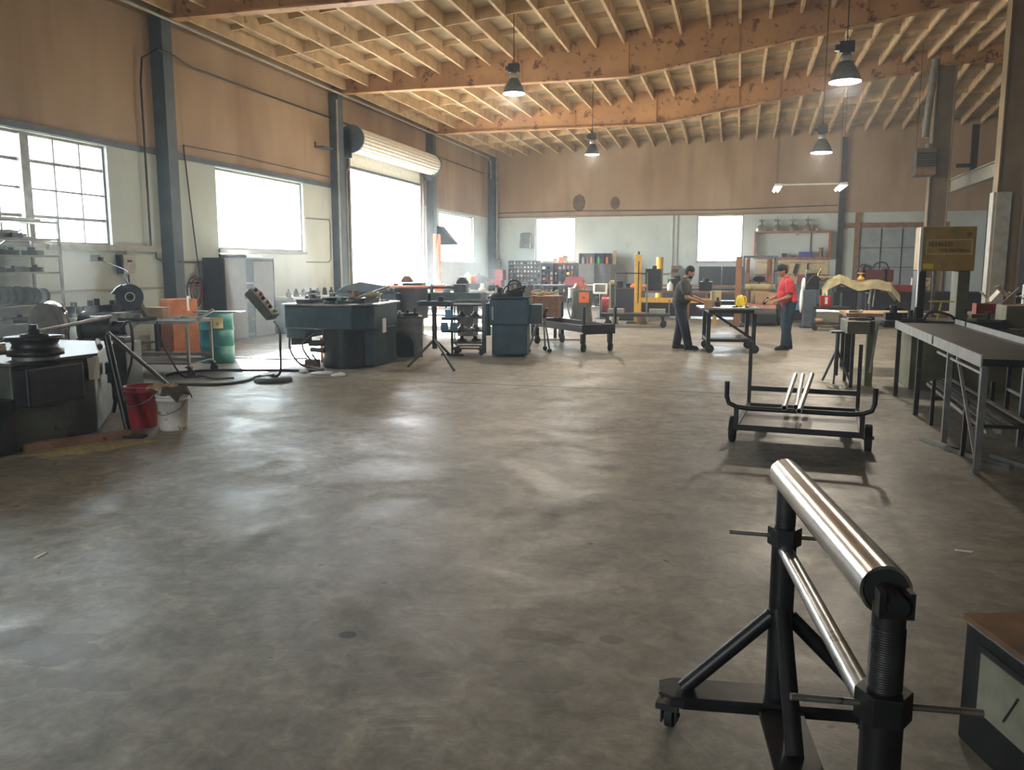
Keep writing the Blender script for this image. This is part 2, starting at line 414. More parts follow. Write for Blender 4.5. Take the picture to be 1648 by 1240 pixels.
# roof: girders every 7.7 m, purlins between them
YBEAM = [-.02, 7.68, 15.2, 22.77, 30.45, YB]
def zp(x): return 6.80+.094*(x+10.4) if x < 7 else 6.80+.094*17.4-.06*(x-7)
def zend(x): return 6.80+.034*(x+9.5) if x < 10 else 6.80+.034*19.5-.03*(x-10)
SP = .732; NP = 37
def zat(x, y):
    if y <= YBEAM[4]: return zp(x)
    t = (y-YBEAM[4])/(YBEAM[5]-YBEAM[4]); return zp(x)*(1-t)+zend(x)*t
bays = [(YF, 0)]+[(YBEAM[i], YBEAM[i+1]) for i in range(5)]
for bi, (ya, yb) in enumerate(bays):
    m = MB(); n = 14; m8 = 4
    vs = []; fs = []
    for j in range(m8+1):
        y = ya+(yb-ya)*j/m8
        for i in range(n+1):
            x = XL-.2+(XR-XL+.4)*i/n; vs.append((x, y, zat(x, y)+.30))
    k = len(vs); vs += [(x, y, z+.12) for x, y, z in vs]; w = n+1
    for j in range(m8):
        for i in range(n):
            a = j*w+i; fs += [(a, a+w, a+w+1, a+1), (k+a, k+a+1, k+a+w+1, k+a+w)]
    m.add(vs, fs)
    dk = struct(m.build('ceiling', MAT['deck']))
    for i in range(NP):
        x = XL+.42+i*SP
        if x > XR-.1: break
        h = MB(); za, zb = zat(x, ya), zat(x, yb); t = .035
        e = .03
        h.add([(x-t, ya+e, za), (x+t, ya+e, za), (x+t, yb-e, zb), (x-t, yb-e, zb),
               (x-t, ya+e, za+.302), (x+t, ya+e, za+.302), (x+t, yb-e, zb+.302), (x-t, yb-e, zb+.302)],
              [(0,3,2,1),(4,5,6,7),(0,1,5,4),(1,2,6,5),(2,3,7,6),(3,0,4,7)])
        h.build('purlin', MAT['timber'], dk)
    for fr, dep in ((.25, .13), (.5, .26), (.75, .13)):
        h = MB(); y = ya+(yb-ya)*fr
        for i in range(NP-1):
            x = XL+.42+i*SP
            if x+SP > XR-.1: break
            z0 = zat(x+.035, y); z1 = zat(x+SP-.035, y)
            a, b_ = x+.035, x+SP-.035
            h.add([(a, y-.022, z0+.30-dep), (b_, y-.022, z1+.30-dep), (b_, y+.022, z1+.30-dep), (a, y+.022, z0+.30-dep),
                   (a, y-.022, z0+.30), (b_, y-.022, z1+.30), (b_, y+.022, z1+.30), (a, y+.022, z0+.30)],
                  [(0,3,2,1),(4,5,6,7),(0,1,5,4),(1,2,6,5),(2,3,7,6),(3,0,4,7)])
        h.build('blocking', MAT['timber'], dk)
names = ['nearest overhead, mostly out of frame', 'at the top left corner, its bottom flange running out of frame', 'middle of the three, above the lamp with the dark shade', 'farthest of the three, with heavy rust patches']
for i, y in enumerate(YBEAM[:5]):
    if i == 0: continue
    r = T('roof_beam', ['', 'tan steel roof girder high overhead, out of sight above the frame', 'tan steel roof girder crossing the top left corner of the photo',
          'rust-stained tan steel roof girder with the bent underside, nearer of the two seen whole', 'rust-stained tan steel roof girder with the bent underside, nearer the back wall'][i], 'beam', (0, y, 0))
    xs = [XL+.02, -3.0, 6.15]
    lo = [6.66, 6.66, 8.12]
    up = [zp(x)+.295 for x in (XL+.02, 6.15)]
    MB().prism([(XL+.02, 6.66), (-3, 6.66), (6.15, 8.1), (6.15, up[1]), (XL+.02, up[0])], -.022, .022).build('web', MAT['beam_paint'], r)
    MB().prism([(XL+.02, 6.62), (-3, 6.62), (6.15, 8.06), (6.15, 8.10), (-3.0, 6.66), (XL+.02, 6.66)], -.13, .13).build('bottom_flange', MAT['beam_paint'], r)
    MB().prism([(6.15, 8.12), (9.5, 8.0), (12.5, 7.65), (XR-.02, 7.5), (XR-.02, zp(XR)+.28), (7, zp(7)+.28), (6.15, up[1])], -.02, .02).build('web', MAT['beam_paint'], r)
    st = MB()
    for x in (-3.0, -5.9, -8.8, -.2, 2.8): st.bx(x-.008, x+.008, -.06, .06, 6.66 if x <= -3 else 6.66+(x+3)*.157, zp(x)+.02)
    st.build('stiffener', MAT['beam_paint'], r)
# steel columns of the inner row
def column(y, lab, low):
    r = T('steel_column', lab, 'column', (6.2, y, 0))
    h = MB(); zt = 8.06
    h.bx(-.30, -.27, -.20, .20, 0, zt); h.bx(.27, .30, -.20, .20, 0, zt); h.bx(-.27, .27, -.014, .014, 0, zt)
    h.build('shaft', MAT['column_paint'], r)
    if low:
        h = MB(); h.bx(-.36, -.305, -.17, .17, .3, 3.45); h.bx(-.30, .02, -.21, -.2005, .3, 3.45); h.build('pale_lower_cladding', MAT['pale_grey'], r)
    MB().bx(-.4, .4, -.3, .3, 0, .03).build('base_plate', MAT['column_paint'], r)
column(22.77, 'tall tan steel column with pale grey lower cladding behind the band saw, right edge', True)
column(30.45, 'tall tan steel column farther back, carrying the unit heater', False)
column(15.2, 'tan steel column of the inner row nearest the camera, beyond the right edge', False)
# pilasters (blue-grey steel) on the left wall and in the corner
for i, y in enumerate((7.7, 15.05, 22.65, 30.4)):
    m = MB(); m.bx(XL+.0, XL+.30, y-.15, y-.135, 0, 6.62); m.bx(XL, XL+.30, y+.135, y+.15, 0, 6.62); m.bx(XL, XL+.06, y-.135, y+.135, 0, 6.62); m.bx(XL+.24, XL+.30, y-.135, y+.135, 0, 6.62)
    struct(m.build('trim_%d' % (i+1), MAT['blue_steel']))
struct(MB().bx(XL, XL+.32, YB-.3, YB, 0, 7.0).build('trim_5', MAT['blue_steel']))
struct(MB().bx(4.05, 4.28, YB-.16, YB, 0, 7.1).build('trim_6', MAT['dark_steel']))
# ledge line where plaster meets paint
struct(MB().bx(XL, XL+.05, 8.0, 23.3, 3.95, 4.06).build('trim_7', MAT['blue_steel']))
struct(MB().bx(XL+.32, 4.05, YB-.03, YB, 3.95, 4.02).build('trim_8', MAT['column_paint']))
struct(MB().bx(4.3, 8.4, YB-.05, YB, 3.30, 3.52).build('trim_9', MAT['wood_plank']))
# windows
def window(idx, axis, a0, a1, z0, z1, cols, rows, thick=None, fixed=None):
    fr = MB(); w = .035; out = MB(); mu = MB()
    def B(m, u0, u1, d0, d1, q0, q1):
        if axis == 'x': m.bx(XL+d0, XL+d1, u0, u1, q0, q1)
        else: m.bx(u0, u1, YB-d1, YB-d0, q0, q1)
    D0, D1 = -.13, -.07
    B(fr, a0, a1, D0, D1, z0, z0+.05); B(fr, a0, a1, D0, D1, z1-.05, z1); B(fr, a0, a0+.05, D0, D1, z0+.05, z1-.05); B(fr, a1-.05, a1, D0, D1, z0+.05, z1-.05)
    f = struct(fr.build('window_%d' % idx, MAT['grey_steel']))
    mu.v = []
    for i in range(1, cols):
        u = a0+(a1-a0)*i/cols; B(mu, u-w/2, u+w/2, D0+.01, D1-.01, z0+.05, z1-.05)
    for j in range(1, rows):
        q = z0+(z1-z0)*j/rows; t = w/2 if j != 1 and j != rows-1 else w*.8; B(mu, a0+.05, a1-.05, D0+.012, D1-.012, q-t, q+t)
    if thick: B(mu, thick-.09, thick+.09, D0-.02, .01, z0+.05, z1-.05)
    if cols > 1: mu.build('muntin', MAT['grey_steel'], f)
    B(out, a0+.05, a1-.05, -.102, -.098, z0+.05, z1-.05); out.build('pane', MAT['glass'], f)
    s = MB(); B(s, a0-.04, a1+.04, -.2, .05, z0-.06, z0); s.build('sill', MAT['pale_grey'], f)
window(1, 'x', 8.7, 13.5, 2.08, 3.93, 8, 4, thick=11.6)
window(2, 'x', 16.9, 20.85, 2.08, 3.93, 1, 1)
window(3, 'x', 31.6, 36.1, 1.87, 3.85, 1, 1)
window(4, 'y', -9.36, -7.43, 1.88, 3.94, 1, 1)
window(5, 'y', -1.87, .13, 1.88, 3.94, 1, 1)
# roll-up door: coil, curtain edge, guides
d = struct(MB().bx(XL+.0, XL+.12, 23.36, 23.5, 0, 5.0).bx(XL, XL+.12, 29.3, 29.44, 0, 5.0).build('door_1', MAT['pale_grey']))
c = MB(); n = 44; prof = []
Yc0, Yc1, zc, R = 23.15, 29.75, 5.42, .36
pts = []
for i in range(n):
    a = 2*PI*i/n; rr = R+(.015 if i % 2 else -.012); pts.append((XL+.40+rr*math.cos(a), zc+rr*math.sin(a)))
c.prism(pts, Yc0, Yc1); c.build('rolled_curtain', MAT['white_paint'], d)
MB().bx(XL+.06, XL+.10, 23.5, 29.3, 4.70, 5.42).build('curtain', MAT['white_paint'], d)
MB().bx(XL+.045, XL+.13, 23.5, 29.3, 4.62, 4.70).build('bottom_bar', MAT['blue_steel'], d)
for y in (Yc0-.05, Yc1+.02):
    MB().cyl((XL+.40, y-.02, zc), (XL+.40, y+.05, zc), .41, n=28).bx(XL+.0, XL+.40, y-.02, y+.03, zc-.55, zc+.3).build('end_bracket', MAT['blue_steel'], d)
g = MB()
for yy in (23.30, 29.42): g.bx(XL+.12, XL+.2, yy, yy+.1, 0, 4.95)
g.build('guide_rail', MAT['tan_metal'], d)
# outside: paving and a flowering shrub seen through the door
tag(MB().bx(-80, XL-.31, -20, 90, -.25, -.05).build('pavement', MAT['asphalt']), 'pale sunlit paving outside the roll-up door', 'pavement', kind='structure')
tag(MB().bx(XL-.31, 60, YB+.31, 90, -.25, -.05).build('pavement', MAT['asphalt']), 'pale paving outside the back windows', 'pavement', kind='structure')
p = AX(608, 425, -24)
r = T('flowering_shrub', 'shrub with pink blossom outside, seen through the roll-up door', 'shrub', (p.x, p.y, -.05))
MB().tube([(0, 0, 0), (.05, 0, .8), (.1, .05, 1.6)], .05).tube([(.05, 0, .8), (-.4, .2, 1.7)], .03).tube([(.05, 0, .9), (.5, .3, 1.7)], .03).build('stem', MAT['wood_plank'], r)
for nm, mt, k in (('leaves', 'foliage', 420), ('blossom', 'blossom', 160)):
    h = MB()
    for _ in range(k):
        a = random.random()*2*PI; q = Vector((math.cos(a)*random.random()*1.0, math.sin(a)*random.random()*1.0, 1.75+random.gauss(0, .38)))
        R3 = Euler((random.random()*6, random.random()*6, random.random()*6)).to_matrix().to_4x4()
        h.add([(-.07, -.03, 0), (.07, -.03, 0), (.07, .03, .01), (-.07, .03, .0)], [(0, 1, 2, 3)], False, Matrix.Translation(q) @ R3)
    o = h.build(nm, MAT[mt], r)
# ================================================================== fixtures on walls and ceiling
def caster(root, x, y, zt, r=.06, w=.035, a=0, mt='rubber'):
    f = MB(); ca, sa = math.cos(a), math.sin(a)
    ox, oy = x+.03*ca, y+.03*sa
    M = Matrix.Translation((x, y, 0)) @ Matrix.Rotation(a, 4, 'Z')
    f.add(*_boxvf((0, 0, zt-.012), (.09, .08, .024)), False, M)
    for s in (-1, 1):
        f.add(*_boxvf((.015, s*(w/2+.012), (zt+r)/2-.01), (.05, .006, zt-r+.02)), False, M)
    f.add([], [])
    f.cyl(M @ Vector((.03, -w/2-.02, r)), M @ Vector((.03, w/2+.02, r)), .008)
    o = f.build('caster', MAT['dark_steel'], root)
    MB().cyl(M @ Vector((.03, -w/2, r)), M @ Vector((.03, w/2, r)), r, n=20).build('wheel', MAT[mt], o)
    return o
def _boxvf(c, d):
    m = MB().box(c, d); return m.v, m.f
def beams(m, pts, s=.04):          # square bars along segments
    for p, q in pts:
        p = Vector(p); q = Vector(q); d = q-p; L = d.length
        R = d.to_track_quat('Z', 'Y').to_matrix().to_4x4()
        v, f = _boxvf((0, 0, L/2), (s, s, L)); m.add(v, f, False, Matrix.Translation(p) @ R)
    return m

def highbay(px, py, Y, R, ztop, lab):
    p = AT(px, py, Y); z = p.z; ztop = zat(p.x, p.y)+.30
    r = T('high_bay_lamp', lab, 'lamp', (p.x, p.y, z), 0)
    MB().lathe([(R, 0), (R*.97, .05), (R*.80, .16), (R*.52, .28), (R*.40, .33), (R*.38, .325), (R*.5, .27), (R*.77, .15), (R*.94, .045), (R*.96, .005), (R, 0)], n=32).build('shade', MAT['dark_steel'], r)
    MB().lathe([(.0, -.014), (R*.7, -.008), (R*.99, -.002), (R*.94, .02), (0, .02)], n=32).build('lens', MAT['lamp_glow'], r)
    MB().lathe([(R*.38, .33), (.10, .40), (.07, .46), (0, .46)], n=20).build('neck', MAT['aluminium'], r)
    MB().box((0, 0, .56), (.24, .17, .19)).box((-.15, 0, .56), (.08, .10, .10)).build('ballast_box', MAT['black_steel'], r, bevel=.01)
    h = MB(); L = ztop-z-.66
    h.cyl((0, 0, .655), (0, 0, ztop-z), .010, n=8); h.tube([(-.06, 0, .655), (0, 0, .75), (.06, 0, .655)], .008, 6)
    h.build('hanger', MAT['black_steel'], r)
    li = bpy.data.lights.new('lamp_bulb', 'POINT'); li.energy = 60; li.color = (1, .90, .72); li.shadow_soft_size = .10
    lo = bpy.data.objects.new('lamp_bulb', li); COL.objects.link(lo); lo.parent = r; lo.location = (0, 0, -.14)
    return r
highbay(827, 151, 19.0, .25, 7.35, 'lit high-bay lamp with dark bell shade, hanging left of centre by a girder')
highbay(1360, 132, 15.6, .26, 7.75, 'lit high-bay lamp hanging at the upper right, largest of the four')
highbay(953, 249, 27.0, .22, 7.15, 'small lit high-bay lamp hanging beneath the farthest girder, left of the second back window')
highbay(1322, 246, 22.5, .25, 7.9, 'lit high-bay lamp hanging in front of the back wall, above the hung strip lights')

# pair of strip lights joined by a rail
for nm, px, py, lab in (('strip_light', 1250, 305, 'left short fluorescent strip light hanging before the back wall'), ('strip_light', 1352, 303, 'right short fluorescent strip light hanging before the back wall')):
    p = AT(px, py, 30); r = T(nm, lab, 'light fixture', tuple(p), 0)
    MB().bx(-.10, .10, -1.2, .8, .02, .08).bx(-.13, .13, -1.2, .8, .0, .02).build('housing', MAT['white_paint'], r)
    for s in (-.06, .06): MB().cyl((s, -1.15, -.025), (s, .75, -.025), .019, n=10).build('tube', MAT['tube_glow'], r)
    for yy in (-.6, .4): MB().cyl((0, yy, .08), (0, yy, zat(p.x, 30+yy)+.30-p.z), .006, n=6).build('hanging_wire', MAT['black_steel'], r)
p0 = AT(1252, 302, 30.3); p1 = AT(1350, 299, 30.3)
tag(MB().bx(p0.x, p1.x, p0.y-.03, p0.y+.03, p0.z+.06, p0.z+.11).build('mounting_rail', MAT['white_paint']), 'thin pale rail joining the two hanging strip lights', 'rail')

# unit heater beside the far column
p = AT(1487, 262, 29.6)
r = T('unit_heater', 'suspended unit heater with dark louvres left of the far column', 'heater', (p.x, 29.6, p.z-.42))
MB().bx(-.30, .30, -.30, .30, 0, .84).build('casing', MAT['tan_metal'], r, bevel=.01)
h = MB()
for k in range(6): h.box((0, -.315, .30+k*.075), (.52, .05, .018), rot=(.6, 0, 0))
h.build('louvre', MAT['black_steel'], r)
MB().bx(-.29, .29, -.33, -.301, .02, .22).build('lower_panel', MAT['wood_plank'], r)
for xx in (-.25, .25): MB().cyl((xx, 0, .84), (xx, 0, zat(p.x+xx, 29.6)+.30-p.z+.42), .008, n=6).build('hanging_rod', MAT['black_steel'], r)
pp = AT(1497, 105, 29.6)
MB().cyl((.10, 0, .84), (.10, 0, 1.0), .1).build('collar', MAT['grey_steel'], r)
a = AT(1488, 222, 29.0); b = AT(1506, 95, 29.0)
tag(MB().cyl(a, b, .11, n=18).build('flue_pipe', MAT['grey_steel']), 'grey vertical flue duct above the unit heater by the far column', 'duct')
# pale crane rail along the right bay
q = AX(1530, 300, 7.2)
r = T('crane_rail', 'pale grey beam running along the right bay behind the two columns', 'crane rail', (7.2, 0, 0))
MB().bx(-.12, .12, 14, 33.2, 4.28, 4.32).bx(-.12, .12, 14, 33.2, 4.70, 4.74).bx(-.02, .02, 14, 33.2, 4.32, 4.70).build('beam', MAT['pale_grey'], r)
MB().bx(-.10, .10, 22.7, 22.84, 4.74, 6.2).bx(-.5, .1, 22.7, 22.84, 4.86, 4.98).build('hanger', MAT['dark_steel'], r)
MB().bx(-.10, .10, 30.38, 30.52, 4.74, 6.2).bx(-.5, .1, 30.38, 30.52, 4.86, 4.98).build('hanger', MAT['dark_steel'], r)

# conduits on the left wall
tag(MB().tube([(XL+.36, 6.5, 6.60), (XL+.36, 37.2, 6.60), (XL+.36, 37.6, 6.45), (XL+.36, 37.7, 5.7)], .035, 8).build('sprinkler_pipe', MAT['pale_grey']), 'long pale pipe running under the roof along the left wall', 'pipe')
a = AX(236, 95, XL+.12); 
tag(MB().tube([(XL+.10, 14.45, 2.1), (XL+.10, 14.45, 5.3), (XL+.12, 14.5, 5.75), (XL+.34, 14.7, 5.95), (XL+.34, 15.2, 5.93), (XL+.20, 15.6, 5.93), (XL+.06, 16.2, 5.93), (XL+.06, 37.5, 5.93)], .022, 8).build('conduit', MAT['dark_steel']), 'dark conduit rising beside the first wall pilaster and bending along under the roof', 'conduit')
tag(MB().bx(XL, XL+.12, 11.9, 14.75, 1.98, 2.09).build('wireway', MAT['pale_grey']), 'long horizontal metal wireway below the gridded left window', 'wireway')
tag(MB().tube([(XL+.03, 8, 1.25), (XL+.03, 14.85, 1.25)], .018).tube([(XL+.03, 15.25, 1.25), (XL+.03, 16.05, 1.25)], .018).build('air_pipe', MAT['pale_grey']), 'thin grey pipe running low along the left wall behind the chop saw', 'pipe')
tag(MB().tube([(XL+.05, 14.65, 2.0), (XL+.05, 14.66, 1.85), (XL+.05, 14.9, 1.78), (XL+.35, 15.05, 1.78), (XL+.05, 15.3, 1.78), (XL+.03, 16.1, 1.78)], .02).build('conduit', MAT['blue_steel']), 'short bent conduit between the wireway and the hanging hose', 'conduit')
tag(MB().tube([(XL+.014, 20.95, 3.0), (XL+.014, 22.3, 3.02), (XL+.014, 22.35, 2.9), (XL+.014, 22.35, 1.9), (XL+.014, 22.2, 1.8), (XL+.014, 20.9, 1.8)], .014).build('conduit', MAT['grey_steel']), 'thin conduit loop on the wall between second window and second pilaster', 'conduit')
tag(MB().tube([(XL+.33, 22.35, 6.4), (XL+.33, 22.35, .8)], .03).build('conduit', MAT['pale_grey']), 'vertical grey conduit on the pilaster left of the roll-up door', 'conduit')
tag(MB().tube([(XL+.34, 22.85, .8), (XL+.34, 22.85, 4.4), (XL+.34, 23.0, 4.55), (XL+.3, 23.3, 4.5)], .018).build('conduit', MAT['pale_grey']), 'thin conduit bending over to the roll-up door hood', 'conduit')
tag(MB().tube([(XL+.06, 15.72, 4.25), (XL+.06, 15.85, 3.0), (XL+.08, 16.0, 1.5), (XL+.15, 16.05, 1.2)], .016).build('hose', MAT['cable']), 'dark air hose hanging down the left wall between pilaster and second window', 'hose')
tag(MB().tube([(XL+.06, 15.72, 4.25), (XL+.06, 17.6, 4.28), (XL+.06, 22.3, 4.25)], .012).build('cable', MAT['cable']), 'thin cable strung above the second left window', 'cable')
r = T('bracket', 'small dark bracket high on the upper wall left of the roll-up door', 'bracket', (XL, 21.6, 4.98))
MB().bx(0, .3, -.02, .5, 0, .04).bx(0, .04, -.02, .02, 0, .16).build('arm', MAT['blue_steel'], r)
# electrical boxes
r = T('electrical_box', 'grey electrical disconnect box with switch handle under the wireway', 'electrical box', (XL, 13.75, 1.55))
MB().bx(0, .16, -.17, .17, 0, .36).build('enclosure', MAT['pale_grey'], r, bevel=.008)
MB().bx(.02, .14, -.215, -.171, .0, .36).build('switch_side', MAT['dark_steel'], r)
MB().bx(.161, .168, -.07, .05, .22, .26).build('label', MAT['dark_steel'], r)
MB().cyl((.08, .0, .36), (.08, 0, .43), .02).build('nipple', MAT['grey_steel'], r)
tag(MB().tube([(XL+.06, 13.8, 1.53), (XL+.06, 13.8, .7), (XL+.2, 13.8, .55)], .02).build('conduit', MAT['dark_steel']), 'dark conduit dropping from the electrical disconnect box', 'conduit')
r = T('outlet_box', 'small outlet box with plugs left of the disconnect box', 'outlet', (XL, 13.0, 1.78))
MB().bx(0, .07, -.09, .09, 0, .12).build('enclosure', MAT['grey_steel'], r); MB().bx(.07, .13, .01, .08, .02, .08).build('plug', MAT['black_steel'], r)
r = T('breaker_panel', 'tan breaker box on the pilaster in the far left corner', 'electrical box', (XL+.33, YB-.16, 1.35))
MB().bx(0, .18, -.35, .15, 0, .68).build('enclosure', MAT['tan_metal'], r, bevel=.01); MB().bx(.181, .19, -.3, .1, .05, .63).build('door', MAT['pale_grey'], r)
tag(MB().cyl((XL+.42, YB-.25, 2.05), (XL+.42, YB-.25, 6.6), .05).build('conduit', MAT['pale_grey']), 'pale vertical conduit rising from the breaker box in the far corner', 'conduit')
# conduits on the back wall
tag(MB().tube([(XL+.4, YB-.06, 4.18), (-7, YB-.06, 4.22), (-1, YB-.06, 4.16), (4.0, YB-.06, 4.28)], .02).build('conduit', MAT['dark_steel']), 'thin dark conduit running along the back wall just above the paint line', 'conduit')
for i, px in enumerate((1084, 1091)):
    p = AT(px, 350, YB-.05)
    tag(MB().tube([(p.x, YB-.05, 3.98), (p.x, YB-.05, 1.5+.06*i), (p.x-.15, YB-.05, 1.3+.06*i), (-4.4+i*.0, YB-.05, 1.3+.06*i)], .022).build('conduit', MAT['pale_grey']), ['left', 'right'][i]+' of two parallel conduits dropping down the back wall above the man in grey', 'conduit')
# wall vents
p = AT(847, 388, YB); r = T('vent_hood', 'grey wedge shaped box on the back wall left of the first back window', 'wall box', (p.x, YB, p.z))
MB().prism([(0, -.35), (-.16, -.35), (-.34, .33), (0, .33)][::-1], -.25, .25, 'yz', Matrix.Scale(-1, 4, (0, 0, 1)) @ Matrix.Identity(4)).build('hood', MAT['grey_steel'], r)
MB().bx(-.2, .2, -.02, 0, -.33, .38).build('back_panel', MAT['dark_cabinet'], r)
p = AX(707, 380, XL+.02); r = T('metal_hood', 'blue tilted metal shade on the wall beside the far left window', 'shade', (XL, p.y, p.z))
MB().prism([(0, .38), (.12, .38), (.75, -.35), (0, -.35)], -.3, .3, 'xz').build('shade_panel', MAT['blue_steel'], r)
# round dark smoke stains on the plaster of the back wall
for px, rx, lab in ((932, .30, 'larger round dark soot mark on the back wall above the first window'), (990, .22, 'smaller round dark soot mark on the back wall, right of the larger one')):
    p = AT(px, 325, YB)
    m = bpy.data.materials.get('soot')
    if not m: m = mat('soot', (.12, .075, .045), .9, 0, .3, 3)
    h = MB(); n = 26; vs = [(p.x+rx*math.cos(2*PI*i/n)*(1+.08*math.sin(3*i)), YB-.004, p.z-.05+rx*1.3*math.sin(2*PI*i/n)*(1+.06*math.cos(2*i))) for i in range(n)]
    h.add(vs+[(x, YB-.001, z) for x, y, z in vs], [tuple(range(n))]+[((i+1) % n, i, n+i, n+(i+1) % n) for i in range(n)])
    tag(h.build('soot_mark', m), lab, 'stain')
# sectional door in the back right
p0 = AT(1385, 372, YB); x0, x1, zt = p0.x, 8.3, 3.28
r = struct(MB().bx(x0, x1, YB-.05, YB-.02, 0, zt).build('door_2', MAT['blue_steel']))
r.data.materials[0] = mat('door_panel', (.30, .34, .34), .6, 0, .15, 3)
g = MB()
for k in range(1, 4): g.bx(x0, x1, YB-.062, YB-.05, zt*k/4-.012, zt*k/4+.012)
for k in range(5): g.bx(x0+(x1-x0)*k/4-.02, x0+(x1-x0)*k/4+.02, YB-.066, YB-.05, 0, zt)
g.build('stile', MAT['dark_steel'], r)
MB().bx(x0-.24, x0-.03, YB-.1, YB, 0, 3.95).build('jamb', MAT['wood_plank'], r)

# ================================================================== foreground roller stand
r = T('roller_stand', 'black steel pipe stand on casters with a shiny roller on top, in the foreground', 'roller stand', (0, 0, 0))
B = Vector((.19, 2.94)); E = Vector((.325, 1.76)); zt = .17
ax = (E-B).normalized(); px_ = Vector((ax.y, -ax.x))       # across direction
M = Matrix.Identity(4)
def V3(p, z): return Vector((p.x, p.y, z))
for nm, c, ln in (('far', B, .42), ('near', E, .42)):
    h = MB(); u = px_
    pts = []
    for s, t in ((-ln, -.045), (-ln+.05, -.075), (ln-.05, -.075), (ln, -.045), (ln, .045), (ln-.05, .075), (-ln+.05, .075), (-ln, .045)):
        q = c-u*s+ax*t; pts.append((q.x, q.y))
    h.prism(pts, zt-.012, zt, 'xy'); h.prism([(c+(Vector(p)-c)*.9)[:] for p in pts], zt-.05, zt-.012, 'xy')
    h.build('cross_beam', MAT['black_steel'], r, bevel=.004)
    for s in (-1, 1):
        q = c+u*s*(ln-.07); caster(r, q.x-.03, q.y, zt-.05, .048, .028, 1.4)
h = MB(); pts = []
for s, t in ((-.075, .05), (.075, .05), (.075, (E-B).length-.05), (-.075, (E-B).length-.05)):
    q = B+px_*s+ax*(t+.03); pts.append((q.x, q.y))
h.prism(pts, zt-.030, zt-.014, 'xy'); h.build('spine_plate', MAT['black_steel'], r)
for c, zc_, zr_, nm in ((B, .765, .945, 'f'), (E, .795, 1.0, 'n')):
    h = MB(); h.cyl(V3(c, zt), V3(c, zc_-.03), .042, n=24); h.build('post', MAT['black_steel'], r)
    h = MB(); h.cyl(V3(c, zc_-.05), V3(c, zr_+.02), .033, n=22)
    for k in range(26): h.lathe([(.0335, 0), (.0355, .0022), (.0335, .0044)], (c.x, c.y, zc_+.035+k*.0052), 20)
    h.build('threaded_rod', MAT['dark_steel'], r)
    h = MB(); h.lathe([(.040, -.032), (.058, -.032), (.058, .032), (.036, .032)], (c.x, c.y, zc_), 6, smooth=False); nut = h.build('adjusting_nut', MAT['black_steel'], r, bevel=.003)
    d = px_*1.0+ax*.12
    MB().cyl(V3(c-d*.205, zc_-.018), V3(c+d*.19, zc_+.012), .0075, n=10).build('handle_bar', MAT['bare_steel'], nut)
# braces down to the beams
h = MB(); h.cyl(V3(B+px_*.035, .46), V3(B+px_*.0-px_*.33, zt+.0), .028, n=16)
MB().cyl(V3(B-px_*.03, .47), V3(B-px_*.33, zt), .027, n=16).build('brace', MAT['black_steel'], r)
MB().cyl(V3(B+px_*.03, .47), V3(B+px_*.33, zt), .027, n=16).build('brace', MAT['black_steel'], r)
MB().cyl(V3(B+ax*.03, .50), V3(B+ax*.36, zt-.02), .029, n=16).build('brace', MAT['black_steel'], r)
MB().cyl(V3(E-px_*.03, .47), V3(E-px_*.33, zt), .027, n=16).build('brace', MAT['black_steel'], r)
MB().cyl(V3(E+px_*.03, .47), V3(E+px_*.33, zt), .027, n=16).build('brace', MAT['black_steel'], r)
MB().cyl(V3(B+ax*.03, .72), V3(E-ax*.04, .74), .026, n=18).build('top_rail', MAT['bare_steel'], r)
ra = V3(B-ax*.05, .975); rb = V3(E-ax*.03, 1.03)
rol = MB().ring(ra, rb-V3(ax, 0)*.0, .053, .046, n=32).build('roller', MAT['chrome'], r)
MB().cyl(ra+V3(ax, 0)*-.01, rb+V3(ax, 0)*.09, .021, n=16).build('axle', MAT['black_steel'], r)
MB().cyl(rb-V3(ax, 0)*.02, rb-V3(ax, 0)*.004, .0455, n=24).build('bearing', MAT['dark_steel'], r)
MB().cyl(ra+V3(ax, 0)*.004, ra+V3(ax, 0)*.02, .0455, n=24).build('bearing', MAT['dark_steel'], r)
for c, zz in ((B-ax*.035, .96), (E+ax*.03, 1.02)):
    h = MB(); M = Matrix.Translation(V3(c, zz)) @ Matrix.Rotation(math.atan2(px_.y, px_.x), 4, 'Z')
    h.prism([(-.034, -.02), (.034, -.02), (.034, .035), (.022, .035), (.02, -.002), (-.02, -.002), (-.022, .035), (-.034, .035)], -.018, .018, 'xz', M)
    h.build('yoke', MAT['black_steel'], r)

# black gauge cabinet at the lower right corner
g0 = FL(1539, 1185); g1 = FL(1585, 1231); d = (g1-g0).normalized(); nrm = Vector((-d.y, d.x, 0))
ang = math.atan2(d.y, d.x)
r = T('gauge_cabinet', 'low black machine cabinet with a pale dial window, cut off at the lower right corner', 'machine', (g0.x, g0.y, 0), ang)
hh = .47
MB().bx(0, .62, 0, .38, 0, hh-.02).build('casing', MAT['black_steel'], r, bevel=.012)
MB().bx(-.006, .63, -.006, .39, hh-.02, hh).build('top_plate', MAT['wood_plank'], r)
MB().bx(.09, .52, -.006, .001, .15, .40).build('window_frame', MAT['dark_steel'], r)
dl = MB().bx(.12, .49, -.012, -.006, .17, .38).build('dial_window', mat('dial_face', (.30, .29, .22), .4, 0, .2, 12), r)
MB().box((.30, -.014, .27), (.006, .004, .13), rot=(0, .5, 0)).build('needle', MAT['black_steel'], dl)
MB().cyl((.2, .2, hh), (.2, .2, hh+.025), .055, n=20).build('knob', MAT['rubber'], r)

